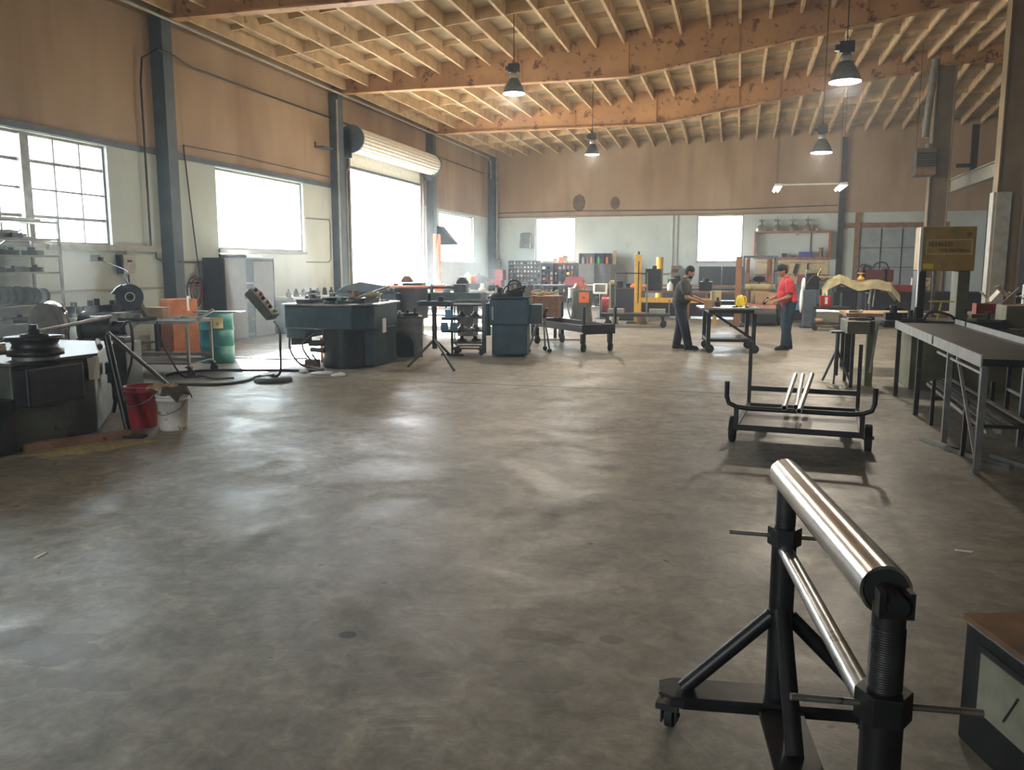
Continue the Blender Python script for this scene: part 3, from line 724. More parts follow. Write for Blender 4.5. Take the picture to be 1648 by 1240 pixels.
# ================================================================== pipe cart with three tubes
r = T('pipe_cart', 'low black two-level pipe cart with upright posts, left of the steel feed table', 'cart', (.62, 8.28, 0), -.10)
hw, hd = .53, .64
fr = MB()
for y in (-hd, hd): fr.bx(-hw, hw, y-.02, y+.02, .22, .27)
for x in (-hw, hw): fr.bx(x-.02, x+.02, -hd, hd, .22, .265)
fr.build('frame', MAT['black_steel'], r)
MB().bx(-hw+.02, hw-.02, -hd+.02, hd-.02, .225, .24).build('deck_plate', MAT['dark_steel'], r)
h = MB().tube([(-hw-.09, -hd, .66), (-hw-.09, -hd, .52), (-hw-.07, -hd, .46), (-hw, -hd, .43), (-hw+.1, -hd, .42), (hw-.1, -hd, .42), (hw, -hd, .43), (hw+.07, -hd, .46), (hw+.09, -hd, .52), (hw+.09, -hd, .66)], .022, 10)
h.bx(-hw-.02, -hw+.02, -hd-.02, -hd+.02, .27, .42).bx(hw-.02, hw+.02, -hd-.02, -hd+.02, .27, .42).build('front_cradle', MAT['black_steel'], r)
for x in (-hw, hw): MB().bx(x-.018, x+.018, hd-.018, hd+.018, .27, .92).build('post', MAT['black_steel'], r)
MB().bx(-hw+.018, hw-.018, hd-.02, hd+.02, .40, .45).build('rear_rail', MAT['black_steel'], r)
for x, y in ((-hw-.08, -.12), (hw+.08, -.12), (-hw-.08, .45), (hw+.08, .45)):
    if y > 0: continue
    w = MB().lathe([(.0, -.03), (.05, -.03), (.09, -.022), (.118, -.03), (.125, -.02), (.125, .02), (.118, .03), (.09, .022), (.05, .03), (0, .03)], (x, y, .125), 28, 'x').build('wheel', MAT['rubber'], r)
    MB().cyl((x-.05, y, .125), (x+.05, y, .125), .02).build('hub', MAT['bare_steel'], w)
MB().cyl((-hw-.12, -.12, .125), (hw+.12, -.12, .125), .013).bx(-hw-.02, -hw+.1, -.16, -.08, .125, .22).bx(hw-.1, hw+.02, -.16, -.08, .125, .22).build('axle', MAT['black_steel'], r)
for x in (-.4, .4): caster(r, x, .5, .22, .06)
tub = [((1262, 657), (1280, 604), 'leftmost'), ((1281, 656), (1292, 604), 'middle'), ((1286, 662), (1307, 603), 'rightmost, most slanted')]
for a_, b_, lab in tub:
    A_ = FL(a_[0], a_[1], .465); B_ = FL(b_[0], b_[1], .56)
    o = MB().ring(A_, B_, .024, .020, n=18).build('steel_tube', MAT['chrome'])
    tag(o, lab+' of the three shiny steel tubes lying on the pipe cart', 'tube', 'steel tubes on the pipe cart')

# ================================================================== long steel feed table
r = T('feed_table', 'long steel feed table with pale rails and many legs leading to the band saw', 'table', (1.93, 7.4, 0), -.024)
L, Wd, zt = 4.5, .70, .985
MB().bx(0, Wd, 0, L, zt-.05, zt-.03).build('table_top', MAT['dark_steel'], r)
MB().bx(-.012, 0, 0, L*.43, zt-.09, zt).bx(-.012, 0, L*.45, L, zt-.09, zt).bx(-.012, .03, 0, L, zt-.10, zt-.09).build('side_rail', MAT['pale_grey'], r)
MB().bx(Wd, Wd+.012, 0, L*.86, zt-.04, zt+.03).bx(Wd, Wd+.012, L*.88, L, zt-.04, zt+.03).build('side_rail', MAT['pale_grey'], r)
MB().bx(0, Wd, -.012, 0, zt-.09, zt-.03).build('end_rail', MAT['black_steel'], r)
for k, y in enumerate((.03, 1.30, 2.85, 4.35)):
    for x, nm in ((.0, 0), (Wd-.05, 1)):
        o = MB().bx(x, x+.006, y-.025, y+.025, 0, zt-.10).bx(x+.006, x+.05, y-.025, y-.019, 0, zt-.10).build('leg', MAT['grey_steel' if k == 0 or k == 1 else 'dark_steel'], r)
beams(MB(), [((.03, 1.0, zt-.12), (.03, .12, .12))], .025).build('brace', MAT['pale_grey'], r)
beams(MB(), [((.03, .08, zt-.16), (.03, 1.9, zt-.16))], .022).build('upper_tie', MAT['pale_grey'], r)
beams(MB(), [((Wd-.02, .1, .12), (Wd-.02, 1.0, zt-.12))], .025).build('brace', MAT['grey_steel'], r)
beams(MB(), [((.05, .03, .40), (Wd-.05, .03, .40))], .025).build('end_tie', MAT['dark_steel'], r)
# second steel frame table to the right, mostly out of frame
r = T('frame_table', 'dark angle-iron table frame behind the feed table at the right edge', 'table', (2.95, 8.4, 0), -.03)
MB().bx(0, .9, 0, 2.2, .86, .90).build('table_top', MAT['dark_steel'], r)
for x in (.02, .85):
    for y in (.03, 2.15): beams(MB(), [((x, y, 0), (x, y, .86))], .04).build('leg', MAT['dark_steel'], r)
beams(MB(), [((.02, .03, .3), (.85, .03, .3)), ((.02, .03, .8), (.5, .03, .3)), ((.02, .03, .3), (.02, 2.15, .3))], .03).build('brace', MAT['grey_steel'], r)
# bar stock stored on low rack under the tables
rk = T('bar_rack', 'low black cradle holding long bars under the feed table', 'rack', (2.32, 9.0, 0), -.03)
for y in (-.9, .6):
    beams(MB(), [((-.28, y, .0), (-.28, y, .50)), ((.28, y, 0), (.28, y, .50)), ((-.28, y, .3), (.28, y, .3))], .035).build('cradle', MAT['black_steel'], rk)
gl = ['bare', 'pale']
for k in range(6):
    x = 2.12+k*.075; m_ = ['bare_steel', 'pale_grey', 'grey_steel', 'bare_steel', 'dark_steel', 'pale_grey'][k]
    o = MB().box((x, 9.0+.1*k, .335), (.045, 3.0+.1*(k % 3), .034), rz=-.03+.006*(k-3)).build('steel_bar', MAT[m_])
    tag(o, 'long steel bar on the black cradle under the feed table, %s from left' % ['first', 'second', 'third', 'fourth', 'fifth', 'sixth'][k], 'bar', 'steel bars on the cradle under the feed table')
for k, (x, y, rz, ln, m_) in enumerate(((1.95, 8.35, .35, .9, 'pale_grey'), (2.10, 8.0, .45, .8, 'bare_steel'), (2.35, 7.85, .38, .55, 'grey_steel'))):
    o = MB().box((0, 0, .02), (.04, ln, .04)).build('channel_offcut', MAT[m_], loc=(x, y, 0)); o.rotation_euler = (0, 0, rz)
    tag(o, ['pale channel offcut on the floor under the feed table, longest of three', 'bare channel offcut on the floor under the feed table, in the middle of three', 'grey channel offcut on the floor under the feed table, shortest of three'][k], 'offcut')
r = T('long_bar_bundle', 'bundle of long bars slanting down beside the feed table at the right edge', 'bar bundle', (.16, 0, 0))
for k in range(4):
    beams(MB(), [((2.78+.06*k, 6.9+.05*k, .30+.0*k), (2.70+.07*k, 8.35, .36))], .035).build('bar', MAT[['pale_grey', 'bare_steel', 'grey_steel', 'dark_steel'][k]], r)
MB().bx(2.66, 3.04, 7.1, 7.14, 0, .282).build('trestle', MAT['black_steel'], r); MB().bx(2.66, 3.04, 8.2, 8.24, 0, .335).build('trestle', MAT['black_steel'], r)

# ================================================================== vertical band saw
r = T('band_saw', 'large vertical band saw with a mustard yellow head cover lettered PEERLESS', 'band saw', (2.74, 12.55, 0))
MB().bx(-.34, .34, .0, .42, 1.63, 2.23).build('head_cover', MAT['saw_yellow'], r, bevel=.015)
MB().bx(-.36, -.325, -.03, .02, 1.62, 2.22).build('cover_edge', MAT['white_paint'], r)
pl = MB().bx(-.27, .29, -.012, -.001, 1.86, 2.05).build('name_plate', MAT['saw_yellow'], r)
b_ = MB().bx(-.275, .295, -.018, -.012, 2.045, 2.055).bx(-.275, .295, -.018, -.012, 1.855, 1.865).bx(-.275, -.265, -.018, -.012, 1.865, 2.045).bx(.285, .295, -.018, -.012, 1.865, 2.045).build('plate_rim', MAT['cream_label'], pl)
def text(body, size, loc, rot, m, parent, name='lettering', ext=.002):
    cu = bpy.data.curves.new(name, 'FONT'); cu.body = body; cu.size = size; cu.extrude = ext; cu.align_x = 'LEFT'
    o = bpy.data.objects.new(name, cu); COL.objects.link(o)
    dg = bpy.context.evaluated_depsgraph_get(); me = bpy.data.meshes.new_from_object(o.evaluated_get(dg)); 
    bpy.data.objects.remove(o)
    o = bpy.data.objects.new(name, me); COL.objects.link(o); me.materials.append(MAT[m]); o.location = loc; o.rotation_euler = rot; o.parent = parent
    return o
text('PEERLESS', .075, (-.245, -.015, 1.965), (PI/2, 0, 0), 'black_steel', pl)
text('VTE-NUTRIAL', .062, (-.11, -.015, 1.885), (PI/2, 0, 0), 'black_steel', pl)
MB().bx(-.30, -.17, -.006, -.001, 1.66, 1.73).build('warning_sticker', MAT['yellow_plastic'], r)
MB().bx(-.34, -.24, .05, .40, .96, 1.63).build('blade_column', MAT['black_steel'], r)
MB().cyl((-.34, .02, .96), (-.34, .02, 2.2), .014).build('guide_rod', MAT['aluminium'], r)
MB().bx(.16, .31, .05, .42, .96, 1.63).build('rear_column', MAT['olive_paint'], r, bevel=.01)
MB().bx(-.14, -.10, .1, .16, 1.0, 1.63).build('guide_bar', MAT['bare_steel'], r)
tl = MB().cyl((-.10, -.12, .96), (-.06, -.12, 1.2), .012).box((-.06, -.12, 1.22), (.30, .06, .02), rz=-.1, ).build('work_rest', MAT['yellow_plastic'], r)
MB().bx(-.78, .75, -.25, .62, .86, .955).build('saw_bed', MAT['dark_steel'], r)
MB().bx(-.40, 1.25, -.12, .6, .0, .86).build('base', MAT['olive_paint'], r, bevel=.01)
MB().bx(.8, 1.6, .1, .6, .86, 1.16).build('motor_housing', MAT['olive_paint'], r, bevel=.01)
h = MB()
for k in range(3): h.cyl((-.5+k*.06, -.1-.05*k, .955), (-.5+k*.06, -.1-.05*k, 1.06+.04*k), .028)
h.bx(-.55, -.3, -.22, -.04, .955, .98); h.build('vice', MAT['dark_steel'], r)
MB().tube([(-.30, -.2, .96), (-.2, -.22, 1.08), (0, -.25, 1.05), (.12, -.22, .97)], .02, 8, 5).build('coolant_hose', MAT['cable'], r)
# olive outfeed frame left of saw
r = T('outfeed_frame', 'olive green channel frame with a wide leg between the brown bench and the feed table', 'table frame', (1.83, 12.72, 0))
MB().bx(-.30, -.045, -.40, .4, .76, .93).bx(-.34, -.302, -.42, .42, .76, .93).build('channel_top', MAT['olive_paint'], r)
MB().bx(-.04, .06, -.14, -.04, 0, .93).build('wide_leg', MAT['olive_paint'], r)
for x, y in ((-.25, -.35), (-.25, .35)): beams(MB(), [((x, y, 0), (x, y, .76))], .045).build('leg', MAT['dark_steel'], r)
h = MB(); h.box((-.2, -.2, .96), (.3, .05, .035), rz=.5).box((-.1, -.05, .945), (.25, .06, .03), rz=.4)
h.build('clamp_bar', MAT['bare_steel'], r)
beams(MB(), [((.085, -.18, .90), (.02, -.18, .2))], .03).build('brace', MAT['pale_grey'], r)
# brown topped bench behind
r = T('steel_bench', 'long dark steel bench with a brown worn top behind the olive frame', 'bench', (1.68, 14.1, 0))
MB().bx(0, 1.75, 0, 1.0, .90, .955).build('top', MAT['plywood'], r); MB().bx(.05, 1.70, .03, .97, .78, .90).build('apron', MAT['black_steel'], r)
for x in (.08, 1.66):
    for y in (.08, .9): beams(MB(), [((x, y, 0), (x, y, .78))], .07).build('leg', MAT['black_steel'], r)
for (x, y, a, ln, rr, mt, nm, lab) in ((.25, .3, 1.35, .30, .02, 'white_plastic', 'brush', 'brush with a pale handle lying at the left end of the brown bench'),
        (.15, .2, .35, .22, .018, 'bare_steel', 'pipe_offcut', 'short bright pipe offcut at the left corner of the brown bench'),
        (1.2, .25, .1, .35, .022, 'bare_steel', 'round_bar', 'bright round bar lying on the brown bench left of the saw')):
    o = MB().cyl((-ln/2, 0, rr), (ln/2, 0, rr), rr).build(nm, MAT[mt], loc=(1.68+x, 14.1+y, .955)); o.rotation_euler = (0, 0, a); tag(o, lab, nm.replace('_', ' '))
# tripod support near it
r = T('support_stand', 'small dark blue work support stand on splayed feet left of the olive frame', 'stand', (1.42, 12.75, 0))
MB().cyl((0, 0, .12), (0, 0, .74), .03).build('post', MAT['blue_steel'], r)
for a in (.3, 2.4, 4.5): beams(MB(), [((0, 0, .5), (.22*math.cos(a), .22*math.sin(a), .02))], .025).build('leg', MAT['blue_steel'], r)
MB().bx(-.1, .1, -.12, .12, .74, .77).build('head', MAT['blue_steel'], r)
# ================================================================== left side of the hall
# bender machine in the left foreground
r = T('tube_bender', 'squat green tube bending machine with a stack of round dies on top, left foreground', 'machine', (0, 0, 0))
body = [(-6.30, 5.95), (-6.24, 6.88), (-7.02, 8.0), (-8.0, 8.0), (-8.0, 5.95)]
MB().prism(body, .03, .80, 'xy').build('body', MAT['press_green'], r, bevel=.02)
top = [(-6.27, 5.93), (-6.20, 6.90), (-7.0, 8.04), (-8.04, 8.04), (-8.04, 5.93)]
MB().prism(top, .80, .83, 'xy').build('table_plate', MAT['tan_metal'], r, bevel=.004)
MB().bx(-6.30, -6.12, 5.95, 6.62, .42, .78).build('front_housing', MAT['black_steel'], r, bevel=.02)
MB().cyl((-6.50, 5.84, .03), (-6.50, 5.84, .50), .24, n=24).build('pedestal', MAT['dark_steel'], r)
c0 = (-6.36, 6.30)
MB().lathe([(.0, 0), (.24, 0), (.24, .05), (.21, .06), (.19, .10), (.21, .14), (.25, .15), (.25, .175), (0, .175)], (c0[0], c0[1], .87), 40).build('die', MAT['dark_steel'], r)
MB().cyl((c0[0], c0[1], .83), (c0[0], c0[1], .87), .20, n=28).build('die_spacer', MAT['grey_steel'], r)
MB().lathe([(0, 0), (.12, 0), (.12, .02), (.05, .025), (.05, .07), (0, .07)], (c0[0], c0[1], 1.045), 24).lathe([(.036, 0), (.036, .04), (0, .04)], (c0[0], c0[1], 1.115), 6, smooth=False).build('clamp_nut', MAT['dark_steel'], r)
MB().cyl((c0[0], c0[1], 1.08), (c0[0]+.05, c0[1]+.95, 1.18), .018, n=10).build('long_handle', MAT['bare_steel'], r)
MB().cyl((-6.62, 5.72, .93), (-6.36, 5.98, .96), .055, n=20).cyl((-6.72, 5.62, .925), (-6.62, 5.72, .93), .07, n=20).build('follower_roll', MAT['chrome'], r)
MB().bx(-7.1, -6.55, 5.6, 5.95, .80, .90).build('slide_block', MAT['bare_steel'], r, bevel=.01)
MB().cyl((-6.95, 7.75, .86), (-6.45, 7.22, .86), .028, n=14).build('wooden_roll', MAT['wood_plank'], r)
MB().box((-6.225, 6.86, .68), (.012, .15, .22), rz=.05).build('paper_sheet', MAT['paper'], r)
MB().bx(-6.30, -6.285, 6.2, 6.4, .30, .40).build('name_tag', MAT['paper'], r)
MB().box((-6.55, 7.47, .60), (.10, .16, .12), rz=.6).box((-6.50, 7.40, .50), (.06, .08, .10), rz=.6).build('limit_switch', MAT['black_steel'], r)
MB().tube([(-6.50, 7.42, .46), (-6.42, 7.36, .36), (-6.40, 7.33, .26), (-6.46, 7.36, .14)], .022, 8, 5).build('hose', MAT['cable'], r)
# round bodied machine at the very edge
r = T('press_machine', 'dark round-bodied machine cut off by the left edge of the photo', 'machine', (-6.85, 4.95, 0))
MB().lathe([(0, 0), (.55, 0), (.58, .05), (.56, .3), (.52, .62), (.55, .80), (0, .80)], (0, 0, 0), 36).build('body', MAT['black_steel'], r)
MB().cyl((0, 0, .80), (0, 0, .86), .48, n=32).build('turntable', MAT['dark_steel'], r)
for k in range(4): MB().lathe([(0, 0), (.045, 0), (.045, .04), (.02, .045), (.02, .09), (0, .09)], (.36*math.cos(k*1.5+.6), .36*math.sin(k*1.5+.6), .86), 12).build('knob', MAT['bare_steel'], r)
MB().box((-.05, .15, .885), (.7, .12, .05), rz=.5).build('slide_bar', MAT['bare_steel'], r)
# prop and leaning pipe with floor foot
r = T('leaning_post', 'dark pipe post with a flat floor foot leaning beside the bender machine', 'post', (0, 0, 0))
MB().cyl((-5.92, 6.93, .03), (-6.15, 6.98, 1.0), .034, n=14).build('pipe', MAT['black_steel'], r)
MB().box((-5.86, 6.80, .014), (.42, .12, .028), rz=.15).build('foot', MAT['black_steel'], r)
tag(MB().cyl((-6.20, 7.95, .35), (-6.22, 7.08, 1.02), .022, n=12).build('steel_pipe', MAT['grey_steel']), 'thin grey pipe resting slantwise between the leaning post and the red bucket', 'pipe')
o = MB().bx(-.55, .42, -.05, .05, 0, .07).build('timber_plank', MAT['wood_plank'], loc=(-6.05, 6.36, 0)); o.rotation_euler = (0, 0, .42)
o.location = FL(138, 713); o.rotation_euler = (0, 0, 1.02)
tag(o, 'reddish brown timber plank lying on the floor in front of the bender machine', 'plank')
# buckets
def bucket(lab, cat, loc, h, r0, r1, mt, nm='bucket'):
    r = T(nm, lab, cat, loc)
    MB().lathe([(0, .005), (r0*.97, .0), (r0, .02), (r1, h-.06), (r1+.008, h-.06), (r1+.008, h-.045), (r1, h-.045), (r1+.002, h-.02), (r1+.012, h-.02), (r1+.012, h), (r1-.006, h), (r0-.01, .03), (0, .03)], (0, 0, 0), 36).build('pail', MAT[mt], r)
    MB().tube([(r1+.012, 0, h-.05), (r1*.9, -r1*.5, h-.14), (0, -r1-.02, h-.20), (-r1*.9, -r1*.5, h-.14), (-r1-.012, 0, h-.05)], .004, 6, 4).build('bail_handle', MAT['grey_steel'], r)
    return r
bucket('red plastic bucket beside the white one', 'bucket', tuple(FL(231, 686)), .44, .145, .165, 'red_plastic')
b = FL(280, 691)
w = bucket('dirty white plastic bucket with rags over its rim', 'bucket', tuple(b), .375, .135, .155, 'white_plastic')
MB().tube([(-.06, -.139, .20), (.05, -.142, .20)], .004, 6).build('faint_print', MAT['grey_steel'], w)
def cloth(nm, lab, c, rx, ry, hump, mt, seed, droop=.16, rim=.16):
    rnd = random.Random(seed); m = MB(); n = 22; vs = []
    for j in range(n+1):
        for i in range(n+1):
            u = (i/n-.5)*2; v = (j/n-.5)*2; x = u*rx; y = v*ry; d = math.hypot(x, y)
            z = hump*(.6+.4*math.sin(5*u+seed)*math.cos(4*v+seed*2))
            if d > rim: z -= (d-rim)*droop/.05*.4
            z += .012*math.sin(17*u+3*v)*math.cos(11*v)
            vs.append((x*(1 if d < rim else rim/d+(1-rim/d)*.35), y*(1 if d < rim else rim/d+(1-rim/d)*.35), z))
    for j in range(n):
        for i in range(n): a = j*(n+1)+i; m.f.append((a, a+1, a+n+2, a+n+1)); m.sm.append(True)
    m.v = [Vector(p) for p in vs]
    o = m.build(nm, MAT[mt], loc=c); s = o.modifiers.new('t', 'SOLIDIFY'); s.thickness = .008; s.offset = 1
    return tag(o, lab, 'cloth')
cloth('burlap_rag', 'tan burlap rag bunched over the rims of the two buckets', (b.x-.12, b.y+.02, .425), .16, .14, .03, 'burlap', 1, .05, .14)
cloth('dark_rag', 'dark brown rag hanging over the right rim of the white bucket', (b.x+.06, b.y-.02, .405), .15, .17, .05, 'dark_cloth', 4, .14, .12)
m = MB(); n = 30
m.add([(.55*math.cos(2*PI*i/n)*(1+.2*math.sin(5*i)), .22*math.sin(2*PI*i/n)*(1+.25*math.cos(3*i)), .004) for i in range(n)]+[(0, 0, .012)], [(i, (i+1) % n, n) for i in range(n)])
o = m.build('sawdust', MAT['sawdust'], loc=FL(150, 722)); o.rotation_euler = (0, 0, 1.0); tag(o, 'scattered yellowish sawdust around the timber plank', 'sawdust', kind='stuff')

# wall shelving with dies
r = T('die_shelving', 'tall open steel shelving full of bending dies under the gridded window', 'shelving', (0, 0, 0))
xs0, xs1, ys0, ys1 = -11.5, -10.95, 9.3, 11.5
lev = [.12, .45, .80, 1.08, 1.60, 1.87, 2.14, 2.42]
for z in lev: MB().bx(xs0, xs1, ys0, ys1, z-.03, z).build('shelf', MAT['grey_steel'], r)
for x in (xs0-.01, xs1+.005):
    for y in (ys0, ys1-.0): MB().bx(x-.02, x+.02, y-.02, y+.02, 0, 2.45).build('upright', MAT['grey_steel'], r)
beams(MB(), [((xs0, ys0+.2, 1.2), (xs0, ys1-.2, 2.3))], .02).build('cross_brace', MAT['grey_steel'], r)
rnd = random.Random(3)
def item(nm, lab, cat, grp, mb, mt, loc, rz=0):
    o = mb.build(nm, MAT[mt], loc=loc); o.rotation_euler = (0, 0, rz); return tag(o, lab, cat, grp)
ring = MB().lathe([(.05, -.03), (.14, -.03), (.15, -.025), (.125, -.008), (.125, .008), (.15, .025), (.14, .03), (.05, .03)], (0, 0, .152), 24, 'y').build('bending_die', MAT['dark_steel'], loc=(-11.15, 9.62, 1.08))
tag(ring, 'round grooved die standing on edge on the die shelving', 'die', 'round dies standing on the middle shelf')
lbs = ['leftmost in the row', 'second in the row', 'third in the row', 'fourth in the row', 'fifth in the row', 'middle of the row', 'fifth from the right end', 'fourth from the right end', 'third from the right end', 'next to the right end', 'at the right end of the row']
ring['label'] = 'grooved die standing on edge on the middle shelf, '+lbs[0]
for k in range(1, 11):
    o = ring.copy(); COL.objects.link(o); o.location = (-11.15+.02*(k % 3), 9.62+.165*k, 1.08); s = 1 if k < 8 else .95-.06*(k-8); o.scale = (s, 1, s)
    o['label'] = 'grooved die standing on edge on the middle shelf, '+lbs[k]
posn = ['near the left end', 'left of the middle', 'at the middle', 'right of the middle', 'near the right end']
for li_, nm_l in ((0, 'bottom shelf of the wall shelving'), (1, 'second lowest wall shelf'), (2, 'wall shelf below the standing dies'), (4, 'wall shelf above the standing dies'), (5, 'wall shelf two above the standing dies'), (6, 'wall shelf two from the top')):
    for k in range(5):
        z = lev[li_]; y = 9.55+.42*k+rnd.uniform(-.05, .05); kind = (k+li_) % 3
        if li_ == 6 and k > 3: continue
        if kind == 0:
            item('die_block', 'dark die block on the %s, %s' % (nm_l, posn[k]), 'die', 'die blocks on the wall shelving', MB().box((0, 0, .04), (.26, .20, .08)).cyl((0, -.03, .08), (0, -.03, .13), .06).box((.04, .12, .02), (.1, .08, .04)), 'black_steel', (-11.2, y, z), rnd.uniform(-.3, .3))
        elif kind == 1:
            item('pressure_die', 'long low clamp die on the %s, %s' % (nm_l, posn[k]), 'die', 'clamp dies on the wall shelving', MB().box((0, 0, .03), (.16, .34, .06)).box((0, .08, .075), (.10, .12, .03)).cyl((0, -.1, .06), (0, -.1, .10), .03), 'dark_steel', (-11.15, y, z), rnd.uniform(-.15, .15))
        else:
            item('round_die', 'flat round die on the %s, %s' % (nm_l, posn[k]), 'die', 'flat dies on the wall shelving', MB().lathe([(0, 0), (.13, 0), (.13, .03), (.10, .04), (.13, .05), (.13, .075), (.04, .08), (.04, .12), (0, .12)], (0, 0, 0), 20), 'black_steel', (-11.2, y, z), 0)
item('steel_angle_stack', 'stack of long steel angles on the top shelf but one', 'bars', None, MB().bx(-.12, .0, -1.0, .9, 0, .03).bx(-.1, .06, -1.0, .7, .03, .07).bx(-.02, .1, -.9, .5, .07, .12), 'grey_steel', (-11.2, 10.35, lev[6]), 0)
item('long_beam_offcuts', 'pale long offcuts on the very top of the wall shelving', 'bars', None, MB().bx(-.15, .02, -1.1, 1.0, 0, .05).bx(-.1, .08, -1.1, .1, .05, .12), 'pale_grey', (-11.2, 10.4, lev[7]), 0)

# chop saw on a steel cart
tp = .87
c = Vector((-8.75, 11.1, 0))
r = T('steel_cart', 'grey steel work cart on casters carrying the abrasive chop saw', 'cart', tuple(c), .18)
MB().bx(-.75, .65, -.40, .45, tp-.05, tp).build('top', MAT['grey_steel'], r); 
MB().bx(-.74, .64, -.39, .44, .20, .22).build('lower_shelf', MAT['dark_steel'], r)
for x in (-.72, .62):
    for y in (-.38, .42): beams(MB(), [((x, y, .17), (x, y, tp-.05))], .04).build('leg', MAT['pale_grey'], r); caster(r, x, y, .17, .06)
beams(MB(), [((-.70, -.38, .28), (.60, -.38, .28)), ((-.70, .42, .28), (.60, .42, .28))], .05).build('rail', MAT['pale_grey'], r)
beams(MB(), [((.66, -.1, tp), (.92, -.1, tp+.16))], .04).build('push_handle', MAT['pale_grey'], r)
beams(MB(), [((-.62, -.38, .35), (-.2, -.38, tp-.06))], .03).build('brace', MAT['pale_grey'], r)
q = AX(208, 478, -8.95)
s = T('chop_saw', 'abrasive chop saw with a round dark blue blade guard, its arm raised', 'chop saw', (q.x, q.y, tp))
hz_ = q.z-tp
MB().bx(-.28, .30, -.18, .22, 0, .05).build('base', MAT['black_steel'], s, bevel=.005)
d_ = Vector((.78, -.62, 0)).normalized(); sd_ = Vector((.62, .78, 0))
MB().cyl(Vector((0, 0, hz_))-d_*.05, Vector((0, 0, hz_))+d_*.05, .195, n=36).prism([(-.26, .05), (-.17, .15), (-.1, .19), (0, .02)], -.05, .05, 'xz', Matrix.Translation((0, 0, hz_)) @ Matrix.Rotation(math.atan2(sd_.y, sd_.x), 4, 'Z')).build('blade_guard', MAT['blue_steel'], s, bevel=.006)
g = s.children[-1] if False else None
MB().ring(Vector((0, 0, hz_))+d_*.05, Vector((0, 0, hz_))+d_*.058, .072, .060, n=28).build('white_ring', MAT['paper'], s)
MB().cyl(Vector((0, 0, hz_))+d_*.05, Vector((0, 0, hz_))+d_*.066, .03).build('arbor', MAT['dark_steel'], s)
MB().cyl(Vector((0, 0, hz_))-d_*.07, Vector((0, 0, hz_))-d_*.30, .085, n=20).build('motor', MAT['olive_paint'], s)
beams(MB(), [(Vector((.20, .12, .05)), Vector((.08, .08, hz_-.02))-d_*.1)], .07).build('arm', MAT['olive_paint'], s)
beams(MB(), [(Vector((0, 0, hz_+.18)), Vector((-.06, -.04, hz_+.33)))], .035).build('handle', MAT['grey_steel'], s)
MB().bx(-.24, -.10, -.14, .1, .05, .12).build('vice_jaw', MAT['bare_steel'], s); MB().bx(.02, .1, -.14, .1, .05, .11).build('vice_jaw', MAT['bare_steel'], s)
tag(MB().tube([(q.x-.05, q.y-.04, tp+hz_+.34), (-9.9, 11.8, 1.62), (XL+.14, 13.0, 1.80)], .010, 8, 5).build('power_cord', MAT['cable']), 'black power cord from the outlet box down to the chop saw handle', 'cord')
tag(MB().tube([(-8.5, 10.72, .86), (-8.45, 10.66, .70), (-8.3, 10.68, .35), (-8.15, 10.78, .03), (-7.9, 10.9, .02), (-7.55, 10.7, .02), (-7.3, 10.85, .02)], .014, 8, 6).build('extension_cord', MAT['cable']), 'dark cord trailing off the steel cart onto the floor by the caster', 'cord')
item('scrap_box', 'brown cardboard box standing on the steel cart behind the chop saw', 'box', None, MB().bx(-.15, .15, -.12, .12, 0, .17), 'cardboard', (-9.02, 11.38, tp), .2)
item('parts_tray', 'flat pale tray with small parts on the steel cart right of the chop saw', 'tray', None, MB().bx(-.18, .18, -.12, .12, 0, .012).bx(-.18, -.17, -.12, .12, .012, .05).bx(.17, .18, -.12, .12, .012, .05).bx(-.1, .05, -.06, .05, .012, .04), 'bare_steel', (-8.40, 11.33, tp), .1)
# low dark bench by the wall behind the cart
r = T('low_bench', 'low dark workbench along the left wall behind the chop saw cart', 'workbench', (-11.05, 12.1, 0))
MB().bx(-.45, .45, -.4, 1.35, .82, .88).build('top', MAT['dark_steel'], r)
for x in (-.4, .4):
    for y in (-.35, 1.3): beams(MB(), [((x, y, 0), (x, y, .82))], .06).build('leg', MAT['dark_steel'], r)
MB().bx(-.4, .4, -.3, 1.25, .25, .28).build('lower_shelf', MAT['dark_steel'], r)
for k in range(6):
    item('machine_part', 'dark greasy machine part on the low wall bench, '+['leftmost', 'second from the left', 'third from the left', 'third from the right', 'second from the right', 'rightmost'][k], 'machine part', 'machine parts on the low wall bench', MB().box((0, 0, .06), (.22, .16+.03*(k % 2), .12)).cyl((0, 0, .12), (0, 0, .2+.02*(k % 3)), .05).cyl((.05, .08, .08), (.05, .22, .08), .03), ['black_steel', 'dark_steel'][k % 2], (-11.05+.1*(k % 2), 11.83+.27*k, .88), k*.5)
# orange cabinet
a_ = FL(280, 567); b_ = FL(318, 577)
c = FL(299, 574)
r = T('orange_cabinet', 'faded orange steel locker with rusty lower edge, behind the chop saw cart', 'locker', (-10.55, 13.95, 0), -.55)
MB().bx(-.30, .30, -.25, .25, .09, 1.06).build('body', MAT['rust_orange'], r, bevel=.008)
MB().bx(-.33, .33, -.28, .28, .0, .09).build('plinth', MAT['rust_orange'], r)
MB().bx(-.27, .27, -.262, -.25, .14, 1.02).build('door', MAT['rust_orange'], r)
tag(MB().tube([(-10.33, 14.0, 1.065), (-10.2, 13.78, 1.11), (-10.15, 13.70, 1.0), (-10.13, 13.68, .85)], .02, 8, 4).build('hanging_hose', MAT['paper']), 'pale cord hooked over the corner of the orange locker', 'cord')
tag(MB().bx(-.16, .16, -.15, .15, 0, .55).build('dark_bin', MAT['dark_cabinet'], loc=(-11.15, 14.45, .0)), 'dark square bin against the wall left of the orange locker', 'bin')
